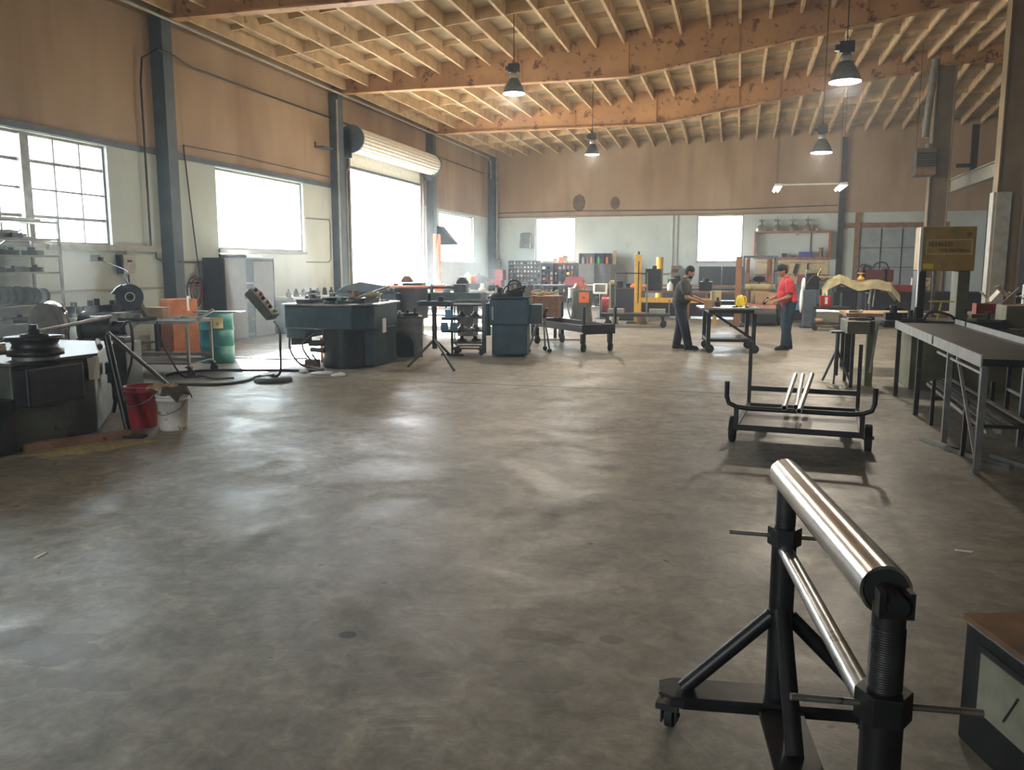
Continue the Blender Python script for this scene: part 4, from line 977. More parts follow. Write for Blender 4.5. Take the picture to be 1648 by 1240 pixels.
# green drum with steel lid plate
dc = FL(351, 586) ; dc += Vector((-.16, .24, 0))
r = T('oil_drum', 'teal green steel drum with a cream label and a flat plate on top', 'drum', (dc.x, dc.y, 0))
pr_ = [(0, 0), (.285, 0), (.295, .012), (.285, .025)]
for zc_ in (.30, .59): pr_ += [(.285, zc_-.03), (.297, zc_-.012), (.297, zc_+.012), (.285, zc_+.03)]
pr_ += [(.285, .86), (.296, .868), (.296, .885), (.28, .885), (.28, .87), (0, .87)]
MB().lathe(pr_, (0, 0, 0), 48).build('barrel', MAT['green_drum'], r)
h = MB(); vs = []; n = 12
for i in range(n+1):
    a = -PI/2-.10+.62*i/n-.1
    a = math.atan2(-dc.y, -dc.x)+(-.20+.58*i/n)
    vs += [(.2875*math.cos(a), .2875*math.sin(a), .62), (.2875*math.cos(a), .2875*math.sin(a), .82)]
h.add(vs, [(2*i, 2*i+2, 2*i+3, 2*i+1) for i in range(n)], True); lb = h.build('paper_label', MAT['cream_label'], r)
s_ = lb.modifiers.new('t', 'SOLIDIFY'); s_.thickness = .0015
h = MB(); 
for ang_, z_ in ((.02, .69), (.06, .71), (.10, .685)):
    a = math.atan2(-dc.y, -dc.x)+ang_; h.box((.2895*math.cos(a), .2895*math.sin(a), z_), (.004, .008, .03), rz=a)
h.build('label_mark', MAT['black_steel'], lb)
item('steel_plate', 'flat steel bar lying across the top of the teal drum', 'plate', None, MB().bx(-.38, .5, -.12, .14, 0, .022), 'grey_steel', (dc.x, dc.y, .886), .1)
# tall storage cabinet, doors part open
r = T('storage_cabinet', 'tall tan steel storage cabinet with partly open doors below the second left window', 'cabinet', (-11.5, 16.1, 0))
D, Lc, H = .55, 2.05, 1.88
MB().bx(0, D, 0, .02, .05, H).bx(0, D, Lc-.02, Lc, .05, H).bx(0, .015, .02, Lc-.02, .05, H).bx(.015, D, .02, Lc-.02, H-.02, H).bx(.015, D, .02, Lc-.02, .05, .08).bx(.02, D-.03, .03, Lc-.03, 0, .05).build('carcass', MAT['dark_cabinet'], r)
MB().bx(D+.001, D+.022, .0, .80, .06, H-.03).build('door', MAT['tan_metal'], r); MB().bx(D+.022, D+.04, .74, .76, .95, 1.1).build('handle', MAT['grey_steel'], r.children[-1] if r.children else r)
MB().bx(D+.001, D+.022, 1.12, 1.95, .06, H-.08).build('door', MAT['tan_metal'], r)
for z in (.45, .9, 1.3): MB().bx(.015, D-.02, .02, Lc-.02, z-.015, z).build('shelf', MAT['plywood'], r)
for (z, k, mt, lab) in ((1.3, 0, 'white_plastic', 'pale jar inside the open storage cabinet, upper shelf'), (.9, 1, 'cardboard', 'cardboard box inside the open storage cabinet, middle shelf'), (.45, 2, 'red_plastic', 'small red can inside the open storage cabinet, lower shelf')):
    item(['jar', 'box', 'can'][k], lab, ['jar', 'box', 'can'][k], None, MB().cyl((0, 0, 0), (0, 0, .17), .055) if k != 1 else MB().bx(-.12, .12, -.14, .14, 0, .25), mt, (-11.5+.33, 16.1+.96, z))
item('rolled_tool', 'dark tool roll lying on top of the tall storage cabinet', 'roll', None, MB().cyl((-.1, -.35, .045), (.1, .35, .045), .045, n=16), 'dark_steel', (-11.15, 16.75, H))
item('plastic_sheet', 'crumpled clear plastic lying on top of the tall storage cabinet', 'sheet', None, MB().ell((0, 0, .04), (.2, .45, .05), 12), 'white_paint', (-11.25, 17.55, H-.01))
# red hose coil behind the drum
r = T('hose_reel', 'coil of red and dark air hose hanging on the wall left of the tall cabinet', 'hose', (XL+.05, 15.75, 1.15))
for k, (rr, mt) in enumerate(((.24, 'red_paint'), (.27, 'cable'), (.21, 'cable'), (.18, 'red_paint'))):
    MB().tube([(.05+.035*k, rr*math.cos(2*PI*i/20), rr*1.25*math.sin(2*PI*i/20)) for i in range(20)], .014, 8, closed=True).build('hose_loop', MAT[mt], r)
MB().bx(-.05, .2, -.03, .03, .16, .20).build('hook', MAT['dark_steel'], r)

# control pendant on a stand with a long floor cable
b = FL(440, 614)
r = T('control_pendant', 'slanted grey control panel with a row of buttons on a thin bent post', 'control stand', (b.x, b.y, 0))
MB().lathe([(0, 0), (.27, 0), (.28, .02), (.27, .045), (.12, .065), (0, .07)], (0, 0, 0), 32).build('round_base', MAT['press_green'], r)
P_ = lambda px, py: (AT(px, py, b.y)-Vector((b.x, b.y, 0)))
pts = [(0, 0, .07), P_(449, 603), P_(452, 590), P_(451, 560), P_(450, 532), P_(441, 517)]
MB().tube(pts, .019, 10, 4).build('post', MAT['dark_steel'], r)
t0 = P_(440, 511); t1 = P_(404, 469); dd = (t1-t0); L_ = dd.length; ang = math.atan2(dd.z, -dd.x)
M = Matrix.Translation((t0+t1)/2) @ Matrix.Rotation(ang, 4, 'Y')
h = MB(); v, f = _boxvf((0, 0, 0), (L_, .22, .13)); h.add(v, f, False, M); bx_ = h.build('button_box', MAT['press_green'], r, bevel=.008)
v, f = _boxvf((0, 0, .066), (L_*.96, .20, .006)); MB().add(v, f, False, M).build('face_plate', MAT['pale_grey'], bx_)
for k in range(6):
    mm = M @ Matrix.Translation((-L_*.4+L_*.16*k, -.03+.04*(k % 2), .069))
    MB().lathe([(.022, 0), (.022, .015), (.03, .018), (.03, .045), (0, .05)], (0, 0, 0), 14, M=mm).build('button', MAT[['black_steel', 'red_plastic', 'black_steel', 'bare_steel', 'black_steel', 'green_plastic'][k]], bx_)
pts = [(b.x+.03, b.y-.05, .10)]+[tuple(FL(x, y, .018)) for x, y in ((425, 606), (412, 607), (400, 612), (380, 616), (350, 619), (310, 619), (280, 617), (268, 612), (266, 606), (280, 601), (310, 598), (350, 596), (390, 596), (440, 596), (490, 597), (530, 598))]
tag(MB().tube(pts, .021, 8, 5).build('control_cable', MAT['cable']), 'thick black cable looping over the floor from the control stand to the bender', 'cable')
tag(MB().tube([tuple(FL(x, y, .012)) for x, y in ((372, 577), (400, 576), (430, 578), (460, 578), (495, 577))], .012, 8, 4).build('floor_cable', MAT['cable']), 'thin cable lying straight on the floor behind the control stand', 'cable')

# large bender in the middle left
r = T('draw_bender', 'large teal grey bending machine with a deep overhanging head and dark barrel base', 'machine', (0, 0, 0))
MB().prism([(-7.30, 12.35), (-6.05, 12.30), (-5.78, 12.60), (-5.92, 13.9), (-7.4, 14.2)], .66, 1.05, 'xy').build('head', MAT['teal_paint'], r, bevel=.02)
MB().prism([(-7.33, 12.32), (-6.02, 12.27), (-5.72, 12.6), (-5.88, 13.95), (-7.44, 14.25)], 1.05, 1.075, 'xy').build('bed_plate', MAT['bare_steel'], r)
MB().bx(-7.30, -6.95, 12.4, 13.0, .50, .66).build('gearbox', MAT['teal_paint'], r, bevel=.01)
MB().bx(-7.24, -7.05, 12.45, 12.8, .38, .50).build('junction_box', MAT['black_steel'], r)
MB().cyl((-6.40, 12.75, .02), (-6.40, 12.75, .66), .37, n=32).build('barrel_base', MAT['black_steel'], r)
MB().bx(-6.32, -5.86, 12.75, 13.7, .02, .66).build('base_block', MAT['teal_paint'], r, bevel=.02)
MB().bx(-7.0, -6.7, 13.0, 13.3, .02, .45).build('pump_base', MAT['rust_orange'], r)
MB().cyl((-6.62, 12.50, .42), (-6.95, 12.55, .40), .05).cyl((-6.62, 12.45, .30), (-6.9, 12.5, .30), .04).build('cylinder', MAT['black_steel'], r)
MB().tube([(-7.25, 12.42, .55), (-7.24, 12.4, .3), (-7.05, 12.35, .08), (-6.8, 12.3, .03), (-6.5, 12.15, .02)], .018, 8, 5).build('hydraulic_hose', MAT['cable'], r)
MB().tube([(-6.75, 12.38, .6), (-6.95, 12.3, .4), (-6.8, 12.28, .15), (-6.6, 12.22, .06), (-6.75, 12.25, .25)], .016, 8, 5).build('hydraulic_hose', MAT['cable'], r)
MB().lathe([(0, 0), (.22, 0), (.22, .03), (.18, .045), (.18, .06), (.22, .075), (.22, .10), (0, .10)], (-6.55, 12.75, 1.075), 28).build('die', MAT['dark_steel'], r)
MB().bx(-7.15, -6.85, 12.5, 12.9, 1.075, 1.14).bx(-6.3, -6.05, 12.8, 13.4, 1.075, 1.16).build('clamp_block', MAT['dark_steel'], r)
MB().cyl((-7.0, 12.7, 1.14), (-7.0, 12.7, 1.22), .03).bx(-7.18, -6.82, 12.66, 12.74, 1.22, 1.24).build('tee_handle', MAT['bare_steel'], r)
beams(MB(), [((-6.15, 12.75, 1.16), (-5.95, 13.6, 1.34))], .03).build('lever', MAT['bare_steel'], r)
MB().box((-5.76, 12.95, .70), (.008, .18, .24), rz=.1).build('paper_tag', MAT['paper'], r)
item('yellow_cloth', 'crumpled yellow cloth on top of the large teal bender', 'cloth', None, MB().ell((0, 0, .05), (.13, .1, .06)), 'tarp', (-6.02, 13.0, 1.155))
# wood crate fragments below
item('wood_block', 'brown wooden block on the floor left of the large bender barrel', 'block', None, MB().bx(-.11, .11, -.1, .1, 0, .12), 'wood_plank', tuple(FL(503, 590)), .3)
# parts bench beyond it, along the wall
r = T('parts_bench', 'dark bench with small dies against the left wall, right of the tall cabinet', 'workbench', (-11.1, 19.0, 0))
MB().bx(-.4, .5, -.6, 3.2, .86, .92).build('top', MAT['pale_grey'], r)
MB().bx(-.35, .45, -.5, 3.1, .0, .86).build('drawer_base', MAT['dark_cabinet'], r)
for k in range(8): item('small_die', 'small dark die on the bench beside the tall cabinet, number %s from its left end' % ['one', 'two', 'three', 'four', 'five', 'six', 'seven', 'eight'][k], 'die', 'small dies on the wall bench', MB().cyl((0, 0, 0), (0, 0, .12+.03*(k % 3)), .07, .05, 14).cyl((0, 0, .12), (0, 0, .2), .03), 'dark_steel', (-10.85, 18.6+.38*k, .92))
# low machine behind the big bender, with tarp and red wood
r = T('second_bender', 'blue grey bending machine standing behind the large teal one, in front of the roll-up door', 'machine', (-8.0, 17.5, 0))
MB().bx(-.9, .75, -.5, .6, .0, 1.1).build('body', MAT['teal_paint'], r, bevel=.03)
MB().prism([(-.8, 1.1), (.6, 1.1), (.35, 1.26), (-.2, 1.34), (-.55, 1.26)], -.4, .5).build('cover', MAT['blue_steel'], r, bevel=.02)
MB().bx(.75, 1.1, -.3, .5, .5, 1.22).build('side_box', MAT['dark_cabinet'], r)
item('board', 'orange-brown board lying on the machine behind the large bender', 'board', None, MB().bx(-.35, .45, -.2, .2, 0, .04), 'orange_paint', (-7.0, 16.92, 1.225), .1)
item('tilted_screen', 'dark tilted control screen left of the arched cabinet, against the bright doorway', 'screen', None, MB().box((0, 0, .12), (.24, .05, .30), rot=(.2, -.45, 0)).cyl((0, .03, -AT(608, 484, 15.6).z+.12), (0, .03, 0), .02).cyl((0, .03, -AT(608, 484, 15.6).z+.12), (0, .03, -AT(608, 484, 15.6).z+.15), .16), 'screen', tuple(AT(608, 484, 15.6)+Vector((0, 0, -.12))))
# arched bench cabinet
r = T('arched_cabinet', 'grey sheet-metal stand with an arched opening outlined by a dark pipe', 'cabinet', (-6.52, 14.05, 0), .42)
w_ = .95; H = .74
arc = [(.30, 0)]+[(.30+.24-.24*math.cos(PI*i/12), .22+.24*math.sin(PI*i/12)) for i in range(13)]+[(.78, 0)]
MB().prism([(0, 0), (0, H), (w_, H), (w_, 0)]+arc[::-1], 0, .02, 'xz').bx(0, .02, .02, .6, 0, H).bx(w_-.02, w_, .02, .6, 0, H).build('panel', MAT['grey_steel'], r)
MB().bx(.02, w_-.02, .58, .6, 0, H).build('rear_panel', MAT['press_green'], r)
MB().bx(-.01, w_+.01, -.01, .62, H, H+.02).build('top', MAT['dark_steel'], r)
MB().tube([(.27, -.02, .0), (.27, -.02, .22)]+[(.54-.27*math.cos(PI*i/10), -.02, .22+.27*math.sin(PI*i/10)) for i in range(1, 10)]+[(.81, -.02, .22), (.81, -.02, 0)], .028, 8).build('arch_pipe', MAT['blue_steel'], r)
for k in range(6):
    p = Matrix.Rotation(.42, 4, 'Z') @ Vector((.12+.14*k, .2+.05*(k % 2), 0))
    item('steel_fitting', 'small steel fitting on the arched stand, '+['at its left end', 'second from left', 'third from left', 'third from right', 'second from right', 'at its right end'][k], 'fitting', 'fittings on the arched stand', MB().box((0, 0, .03), (.10, .14, .06)).cyl((0, 0, .06), (0, 0, .10+.03*(k % 3)), .03), ['bare_steel', 'black_steel', 'dark_steel'][k % 3], (-6.52+p.x, 14.05+p.y, H+.02), k)
# tripod pipe stand
b = FL(700, 584)
r = T('tripod_stand', 'dark tripod pipe stand with splayed legs and a wide flat head', 'stand', (b.x, b.y, 0))
MB().cyl((0, 0, .25), (0, 0, 1.0), .045, n=14).build('post', MAT['dark_steel'], r)
for px, py in ((657, 592), (731, 598), (724, 573)):
    q = FL(px, py)-Vector((b.x, b.y, 0)); MB().cyl((0, 0, .42), (q.x, q.y, .02), .022, n=10).build('leg', MAT['dark_steel'], r)
MB().bx(-.28, .32, -.12, .12, 1.0, 1.09).build('head_plate', MAT['teal_paint'], r, bevel=.02)
MB().cyl((-.1, 0, 1.09), (-.1, 0, 1.22), .04).build('head_pin', MAT['dark_steel'], r); MB().cyl((.12, 0, 1.09), (.12, 0, 1.17), .06).build('head_pin', MAT['dark_steel'], r)
# round cornered rack cart
c = FL(752, 572)
r = T('rack_cart', 'four-shelf tube cart with rounded corner frame on casters beside the blue machine', 'cart', (c.x, c.y, 0), .22)
for y in (0, .55):
    w_, z0, z1, q = .30, .13, 1.04, .08
    pts = []
    for cx_, cz_, a0 in ((w_-q, z1-q, 0), (-w_+q, z1-q, PI/2), (-w_+q, z0+q, PI), (w_-q, z0+q, 1.5*PI)):
        for i in range(5): a = a0+PI/2*i/4; pts.append((cx_+q*math.cos(a), y, cz_+q*math.sin(a)))
    MB().tube(pts, .016, 8, closed=True).build('tube_frame', MAT['grey_steel'], r)
for z in (.22, .45, .70, .94): MB().bx(-.29, .29, .0, .55, z, z+.03).build('shelf', MAT['dark_steel'], r)
for x, y in ((-.24, .05), (.24, .05), (-.24, .5), (.24, .5)): caster(r, x, y, .12, .05)
for k, (z, mt) in enumerate(((.25, 'dark_steel'), (.48, 'bare_steel'), (.73, 'black_steel'))):
    for j in range(2):
        item('casting', 'metal casting on the %s shelf of the rounded tube cart, %s side' % (['bottom', 'second', 'third'][k], ['left', 'right'][j]), 'casting', 'castings on the rounded tube cart', MB().lathe([(0, 0), (.09, 0), (.08, .04), (.04, .06), (.04, .1), (0, .1)], (0, 0, 0), 14).box((.02, 0, .02), (.18, .08, .04)), mt, tuple(Vector((c.x, c.y, z)) + (Matrix.Rotation(.22, 4, 'Z') @ Vector((-.13+.26*j, .25, 0)))), k+j)
for k, (px, py, s_) in enumerate(((724, 508, 1), (716, 528, 1), (733, 530, 1))):
    pass
r = T('panel_rack', 'dark post rack behind the tube cart carrying light blue panels', 'rack', (AT(728, 520, 14.85).x, 14.85, 0))
for dx, dz in ((-.04, .80), (-.13, .56), (.06, .56)): MB().bx(dx-.07, dx+.07, -.10, -.07, dz-.08, dz+.08).build('blue_panel', MAT['blue_panel'], r)
MB().bx(-.22, .22, -.035, .0, .0, .04).bx(-.02, .02, -.03, .0, .04, 1.0).bx(-.2, .2, -.066, -.035, .44, .50).bx(-.2, .2, -.066, -.035, .68, .74).build('frame', MAT['dark_steel'], r)
# blue machine
a_ = FL(790, 575)
r = T('blue_machine', 'tall blue machine cabinet with metal clutter on top, in the centre of the hall', 'machine', (a_.x, a_.y, 0), .18)
MB().bx(.02, .68, 0, .9, .04, .62).build('base', MAT['blue_machine'], r, bevel=.02)
MB().bx(-.02, .72, -.06, .92, .60, 1.10).build('cabinet', MAT['blue_machine'], r, bevel=.03)
MB().bx(.70, .95, .1, .5, .62, .98).build('switch_box', MAT['teal_paint'], r, bevel=.01)
MB().bx(-.05, .75, -.1, .95, 1.10, 1.13).build('top_plate', MAT['dark_steel'], r)
MB().lathe([(0, 0), (.17, 0), (.17, .04), (.12, .06), (.05, .07), (.05, .15), (0, .15)], (.15, .15, 1.13), 24).build('turret', MAT['dark_steel'], r)
MB().box((.42, .2, 1.19), (.30, .18, .12), rz=.3).cyl((.40, .2, 1.24), (.65, .05, 1.32), .03).cyl((.5, .3, 1.13), (.5, .3, 1.38), .05).build('tool_head', MAT['dark_steel'], r)
MB().tube([(.3, .1, 1.2), (.35, 0, 1.4), (.5, .02, 1.42), (.62, .1, 1.25)], .016, 8, 5).tube([(.2, .2, 1.2), (.3, .1, 1.33), (.5, .2, 1.36), (.6, .4, 1.2)], .014, 8, 5).build('hose', MAT['cable'], r)
MB().cyl((.05, -.10, .70), (.05, -.10, .95), .02).build('lever', MAT['bare_steel'], r)
MB().cyl((-.08, .1, .4), (-.08, .1, 1.0), .07, n=16).cyl((-.14, .12, .06), (-.14, .12, .5), .04).build('cylinder', MAT['teal_paint'], r)
r = T('brown_machine', 'brown worn machine head behind the blue cabinet, left of the black cart', 'machine', tuple(Vector((AT(872, 500, 19.2).x, 18.9, 0))))
MB().bx(-.38, .45, 0, .7, .5, 1.0).build('body', MAT['wood_plank'], r, bevel=.02); MB().bx(-.36, -.14, -.02, -.001, .78, 1.06).build('orange_sheet', MAT['orange_paint'], r)
for x in (-.3, .38):
    for y in (.06, .6): beams(MB(), [((x, y, 0), (x, y, .5))], .06).build('leg', MAT['black_steel'], r)
MB().cyl((-.1, .3, 1.0), (.1, .2, 1.08), .05).tube([(-.3, .3, 1.0), (-.1, .2, 1.13), (.2, .3, 1.05), (.42, .2, 1.12)], .025, 8, 4).build('hose', MAT['burlap'], r)
# small saw horse / leg stand in front of it
b = FL(869, 568); b.x += .05
r = T('pipe_horse', 'thin-legged pipe stand with a V head on small wheels, in front of the brown machine', 'stand', (b.x, b.y, 0))
for (x, y) in ((-.28, .0), (.14, .02), (-.05, .45)):
    MB().cyl((x*.25, y*.3, .70), (x, y, .06), .018, n=8).build('leg', MAT['grey_steel'], r)
    MB().cyl((x, y-.015, .045), (x, y+.015, .045), .045, n=14).build('wheel', MAT['rubber'], r)
MB().box((0, 0, .72), (.16, .12, .06)).box((-.06, 0, .80), (.03, .1, .16), rot=(0, -.4, 0)).box((.06, 0, .80), (.03, .1, .16), rot=(0, .4, 0)).build('vee_head', MAT['black_steel'], r)
# black flat cart with stakes
r = T('stake_cart', 'long black flatbed cart with corner stakes on casters, centre of the hall', 'cart', (-3.34, 17.08, 0), .70)
hx, hy = .36, 1.12
h = MB().bx(-hx, hx, -hy-.02, -hy+.02, .36, .55)
h.build('front_rail', MAT['black_steel'], r); MB().bx(-hx, hx, hy-.02, hy+.02, .36, .55).build('rear_rail', MAT['black_steel'], r)
for x in (-hx, hx): MB().bx(x-.02, x+.02, -hy+.02, hy-.02, .40, .54).build('side_rail', MAT['black_steel'], r)
MB().bx(-hx+.02, hx-.02, -hy+.02, hy-.02, .40, .42).build('deck', MAT['plywood'], r)
for x in (-hx, hx):
    for y in (-hy, hy): MB().bx(x-.025, x+.025, y-.026, y+.026, .55, .90).build('stake', MAT['dark_steel'], r)
for x in (-hx+.05, hx-.05):
    for y in (-hy+.1, hy-.1):
        MB().bx(x-.04, x+.04, y-.04, y+.04, .20, .36).build('leg', MAT['black_steel'], r); caster(r, x, y, .20, .085, .05, a=.6)
item('pale_board', 'long pale board lying on the floor below the black flatbed cart', 'board', None, MB().bx(-.9, .6, -.08, .08, 0, .04), 'pale_grey', tuple(FL(900, 548)), .25)
# second cart with uprights
r = T('upright_cart', 'low dark cart with two tall thin uprights, farther back left of the man in grey', 'cart', (-2.75, 23.35, 0), .06)
MB().bx(-.95, .95, -.35, .35, .30, .38).build('deck', MAT['dark_steel'], r)
for x, H_ in ((-.93, .78), (-.55, 1.52), (.32, 1.52), (.93, .78)):
    MB().bx(x-.02, x+.02, -.36, -.32, .38, H_).build('upright', MAT['grey_steel'], r)
MB().bx(-.53, .30, -.36, -.32, 1.48, 1.51).build('crossbar', MAT['dark_steel'], r)
for x, y in ((-.8, -.28), (-.8, .28), (.75, -.28), (.75, .28)): caster(r, x, y, .30, .085, .05)
for k in range(2): item('steel_sheet_stack', ['striped pale sheets stacked on the left end of the cart with uprights', 'striped pale sheets stacked on the right end of the cart with uprights'][k], 'sheets', None, MB().bx(-.22, .22, -.2, .25, 0, .12), 'pale_grey', (-3.3+1.15*k, 23.35+.07*k, .38), .06)
# ================================================================== the far side: shelving, cabinets, forklift
def shelf_unit(nm, lab, x0, x1, y, d, H, levels, mt, dividers=()):
    r = T(nm, lab, 'shelving', (x0, y, 0)); w = x1-x0
    MB().bx(0, .025, -d, 0, 0, H).build('side_panel', MAT[mt], r); MB().bx(w-.025, w, -d, 0, 0, H).build('side_panel', MAT[mt], r)
    MB().bx(.025, w-.025, -.02, 0, 0, H).build('back_panel', MAT[mt], r)
    for z in levels: MB().bx(.025, w-.025, -d, -.02, z-.025, z).build('shelf', MAT[mt], r)
    for x in dividers: MB().bx(x-.012, x+.012, -d+.01, -.02, levels[0], H-.03).build('divider', MAT[mt], r)
    return r
rnd = random.Random(11)
X0, X1 = -10.42, -8.85; Yk = 38.1
shelf_unit('parts_shelving', 'dark steel parts shelving with narrow shelves of small jars, left of the first back window', X0, X1, Yk, .45, 1.95, [.1, .5, .8, 1.0, 1.2, 1.4, 1.6, 1.78, 1.95], 'grey_steel')
shelf_unit('tool_shelving', 'wide low tool shelving under the first back window', X1+.02, -7.15, Yk, .45, 1.83, [.1, .5, .8, 1.05, 1.3, 1.55], 'dark_cabinet', (.55, 1.15))
cl = ['white_plastic', 'dark_steel', 'bare_steel', 'cardboard', 'orange_paint', 'yellow_plastic', 'red_paint', 'blue_steel', 'black_steel', 'pale_grey']
sn = {.8: 'shelf at waist height', 1.0: 'shelf above waist height', 1.2: 'middle shelf', 1.4: 'upper middle shelf', 1.6: 'second shelf from the top', 1.78: 'narrow top shelf', 1.05: 'lower middle shelf', 1.3: 'middle shelf', 1.55: 'top shelf', .5: 'low shelf'}
ordn = ['first', 'second', 'third', 'fourth', 'fifth', 'sixth', 'seventh', 'eighth', 'ninth']
cname = {'white_plastic': 'white', 'dark_steel': 'dark', 'bare_steel': 'silvery', 'cardboard': 'brown', 'orange_paint': 'orange', 'yellow_plastic': 'yellow', 'red_paint': 'red', 'blue_steel': 'blue', 'black_steel': 'black', 'pale_grey': 'pale grey'}
for z in (.8, 1.0, 1.2, 1.4, 1.6, 1.78):
    for k in range(9):
        m_ = rnd.choice(cl[:4]+['pale_grey', 'white_plastic', 'bare_steel']); x = X0+.12+.165*k; h = rnd.uniform(.07, .12)
        item('jar', '%s jar, %s from left on the %s, dark parts shelving' % (cname[m_], ordn[k], sn[z]), 'jar', 'small jars on the parts shelving', MB().cyl((0, 0, 0), (0, 0, h*.8), .04, n=10).cyl((0, 0, h*.8), (0, 0, h), .032, n=10), m_, (x, Yk-.30, z))
for z in (.5, .8, 1.05, 1.3, 1.55):
    for k in range(8):
        m_ = rnd.choice(cl[1:]+['black_steel', 'dark_steel']); x = X1+.13+.19*k; h = rnd.uniform(.09, .19)
        item('can' if k % 2 else 'parts_box', '%s %s, %s from left on the %s, wide tool shelving' % (cname[m_], 'can' if k % 2 else 'box', ordn[k], sn[z]), 'can' if k % 2 else 'box', 'cans and boxes on the tool shelving', (MB().cyl((0, 0, 0), (0, 0, h), .05, n=12) if k % 2 else MB().bx(-.065, .065, -.1, .1, 0, h)), m_, (x, Yk-.28, z))
for k, (x, h, mt, lab) in enumerate(((-8.2, .22, 'cardboard', 'brown carton on top of the wide tool shelving'), (-7.95, .28, 'orange_paint', 'orange carton on top of the wide tool shelving'), (-7.75, .34, 'plywood', 'narrow tan carton on top of the wide tool shelving'))):
    item('carton', lab, 'box', None, MB().bx(-.09, .09, -.12, .12, 0, h), mt, (x, Yk-.2, 1.83))
# filler back bench below the shelving, in shade
r = T('back_bench', 'long black workbench with open shelves below, in front of the back shelving', 'workbench', (-9.2, 34.4, 0))
MB().bx(0, 3.6, 0, .8, .84, .90).build('top', MAT['dark_steel'], r)
for x in (.05, 1.2, 2.4, 3.5):
    for y in (.05, .75): beams(MB(), [((x, y, 0), (x, y, .84))], .06).build('leg', MAT['black_steel'], r)
MB().bx(.1, 3.5, .1, .7, .35, .38).build('lower_shelf', MAT['black_steel'], r)
for k in range(7): item('machine_part', 'dark machine part on the shelf of the black back bench, %s from left' % ordn[k], 'machine part', 'parts on the back bench', MB().box((0, 0, .1), (.3, .3, .2)).cyl((0, -.1, .2), (0, -.1, .32), .08), ['black_steel', 'dark_steel', 'wood_plank'][k % 3], (-8.9+.48*k, 34.8, .38), k)
item('red_toolbox', 'red open toolbox on the black back bench', 'toolbox', None, MB().bx(-.4, .4, -.15, .15, 0, .2).bx(-.4, .4, .1, .15, .2, .34), 'red_paint', (-6.7, 34.75, .90))
# two-door cabinet with the pigeon-hole box on top
a_ = AT(934, 426, 37.9); b_ = AT(986, 426, 37.9)
x0, x1 = a_.x, b_.x; wd = x1-x0
r = T('steel_cabinet', 'tan double-door steel cabinet standing open, right of the tool shelving', 'cabinet', (x0, 37.5, 0))
MB().bx(0, .02, 0, .5, 0, 1.78).bx(wd-.02, wd, 0, .5, 0, 1.78).bx(.02, wd-.02, .48, .5, 0, 1.78).bx(.02, wd-.02, 0, .48, 1.76, 1.78).bx(.02, wd-.02, 0, .48, .0, .06).build('carcass', MAT['tan_metal'], r)
MB().bx(.0, wd*.47, -.022, -.001, .05, 1.76).build('door', MAT['tan_metal'], r)
MB().box((wd+.30, -.12, .9), (.68, .02, 1.7), rz=.35).build('door', MAT['tan_metal'], r)
for z in (.5, .9, 1.3): MB().bx(.02, wd-.02, .02, .48, z-.02, z).build('shelf', MAT['blue_steel'], r)
r = T('pigeonhole_box', 'dark pigeon-hole shelf box with spools, on top of the tan double-door cabinet', 'shelf box', (x0, 37.5, 1.78))
H = .48; wd2 = AT(983, 410, 37.5).x-x0
MB().bx(0, wd2, .43, .45, 0, H).bx(0, wd2, 0, .43, 0, .02).bx(0, wd2, 0, .43, H-.02, H).bx(0, .02, 0, .43, .02, H-.02).bx(wd2-.02, wd2, 0, .43, .02, H-.02).bx(wd2*.48, wd2*.48+.02, 0, .43, .02, H-.02).bx(wd2*.78, wd2*.78+.02, 0, .43, .02, H-.02).build('box_frame', MAT['dark_cabinet'], r)
for k, (fx, mt, lab) in enumerate(((.12, 'pale_grey', 'grey spool'), (.27, 'red_paint', 'red spool'), (.39, 'burlap', 'brown spool'), (.62, 'green_plastic', 'green bottle'), (.88, 'orange_paint', 'orange spool'))):
    item('spool' if k != 3 else 'bottle', lab+' inside the pigeon-hole box on the tan cabinet', 'spool' if k != 3 else 'bottle', None, MB().cyl((0, 0, 0), (0, 0, .27), .06, n=12).cyl((0, 0, .27), (0, 0, .32), .03, n=10), mt, (x0+wd2*fx, 37.62, 1.80))
item('wooden_board', 'upright tan board beside the pigeon-hole box', 'board', None, MB().bx(-.07, .07, 0, .1, 0, .60), 'plywood', (x0+wd2+.16, 37.6, 1.78))
# red cabinets near the corner
p = AT(797, 455, 36.0)
r = T('red_tool_chest', 'bright red tool chest and side box near the far left corner', 'tool chest', (AT(796, 470, 36.6).x, 36.75, 0))
MB().bx(-.55, .35, -.3, .3, .1, 1.05).build('chest', MAT['red_paint'], r, bevel=.01)
MB().bx(.02, .42, -.25, .3, 1.05, 1.52).build('upper_box', MAT['red_paint'], r, bevel=.01)
for x in (-.45, .25):
    for y in (-.2, .2): MB().bx(x-.04, x+.04, y-.04, y+.04, 0, .1).build('foot', MAT['black_steel'], r)
for z in (.3, .55, .8): MB().bx(-.52, .32, -.315, -.301, z, z+.2).build('drawer', MAT['red_plastic'], r)
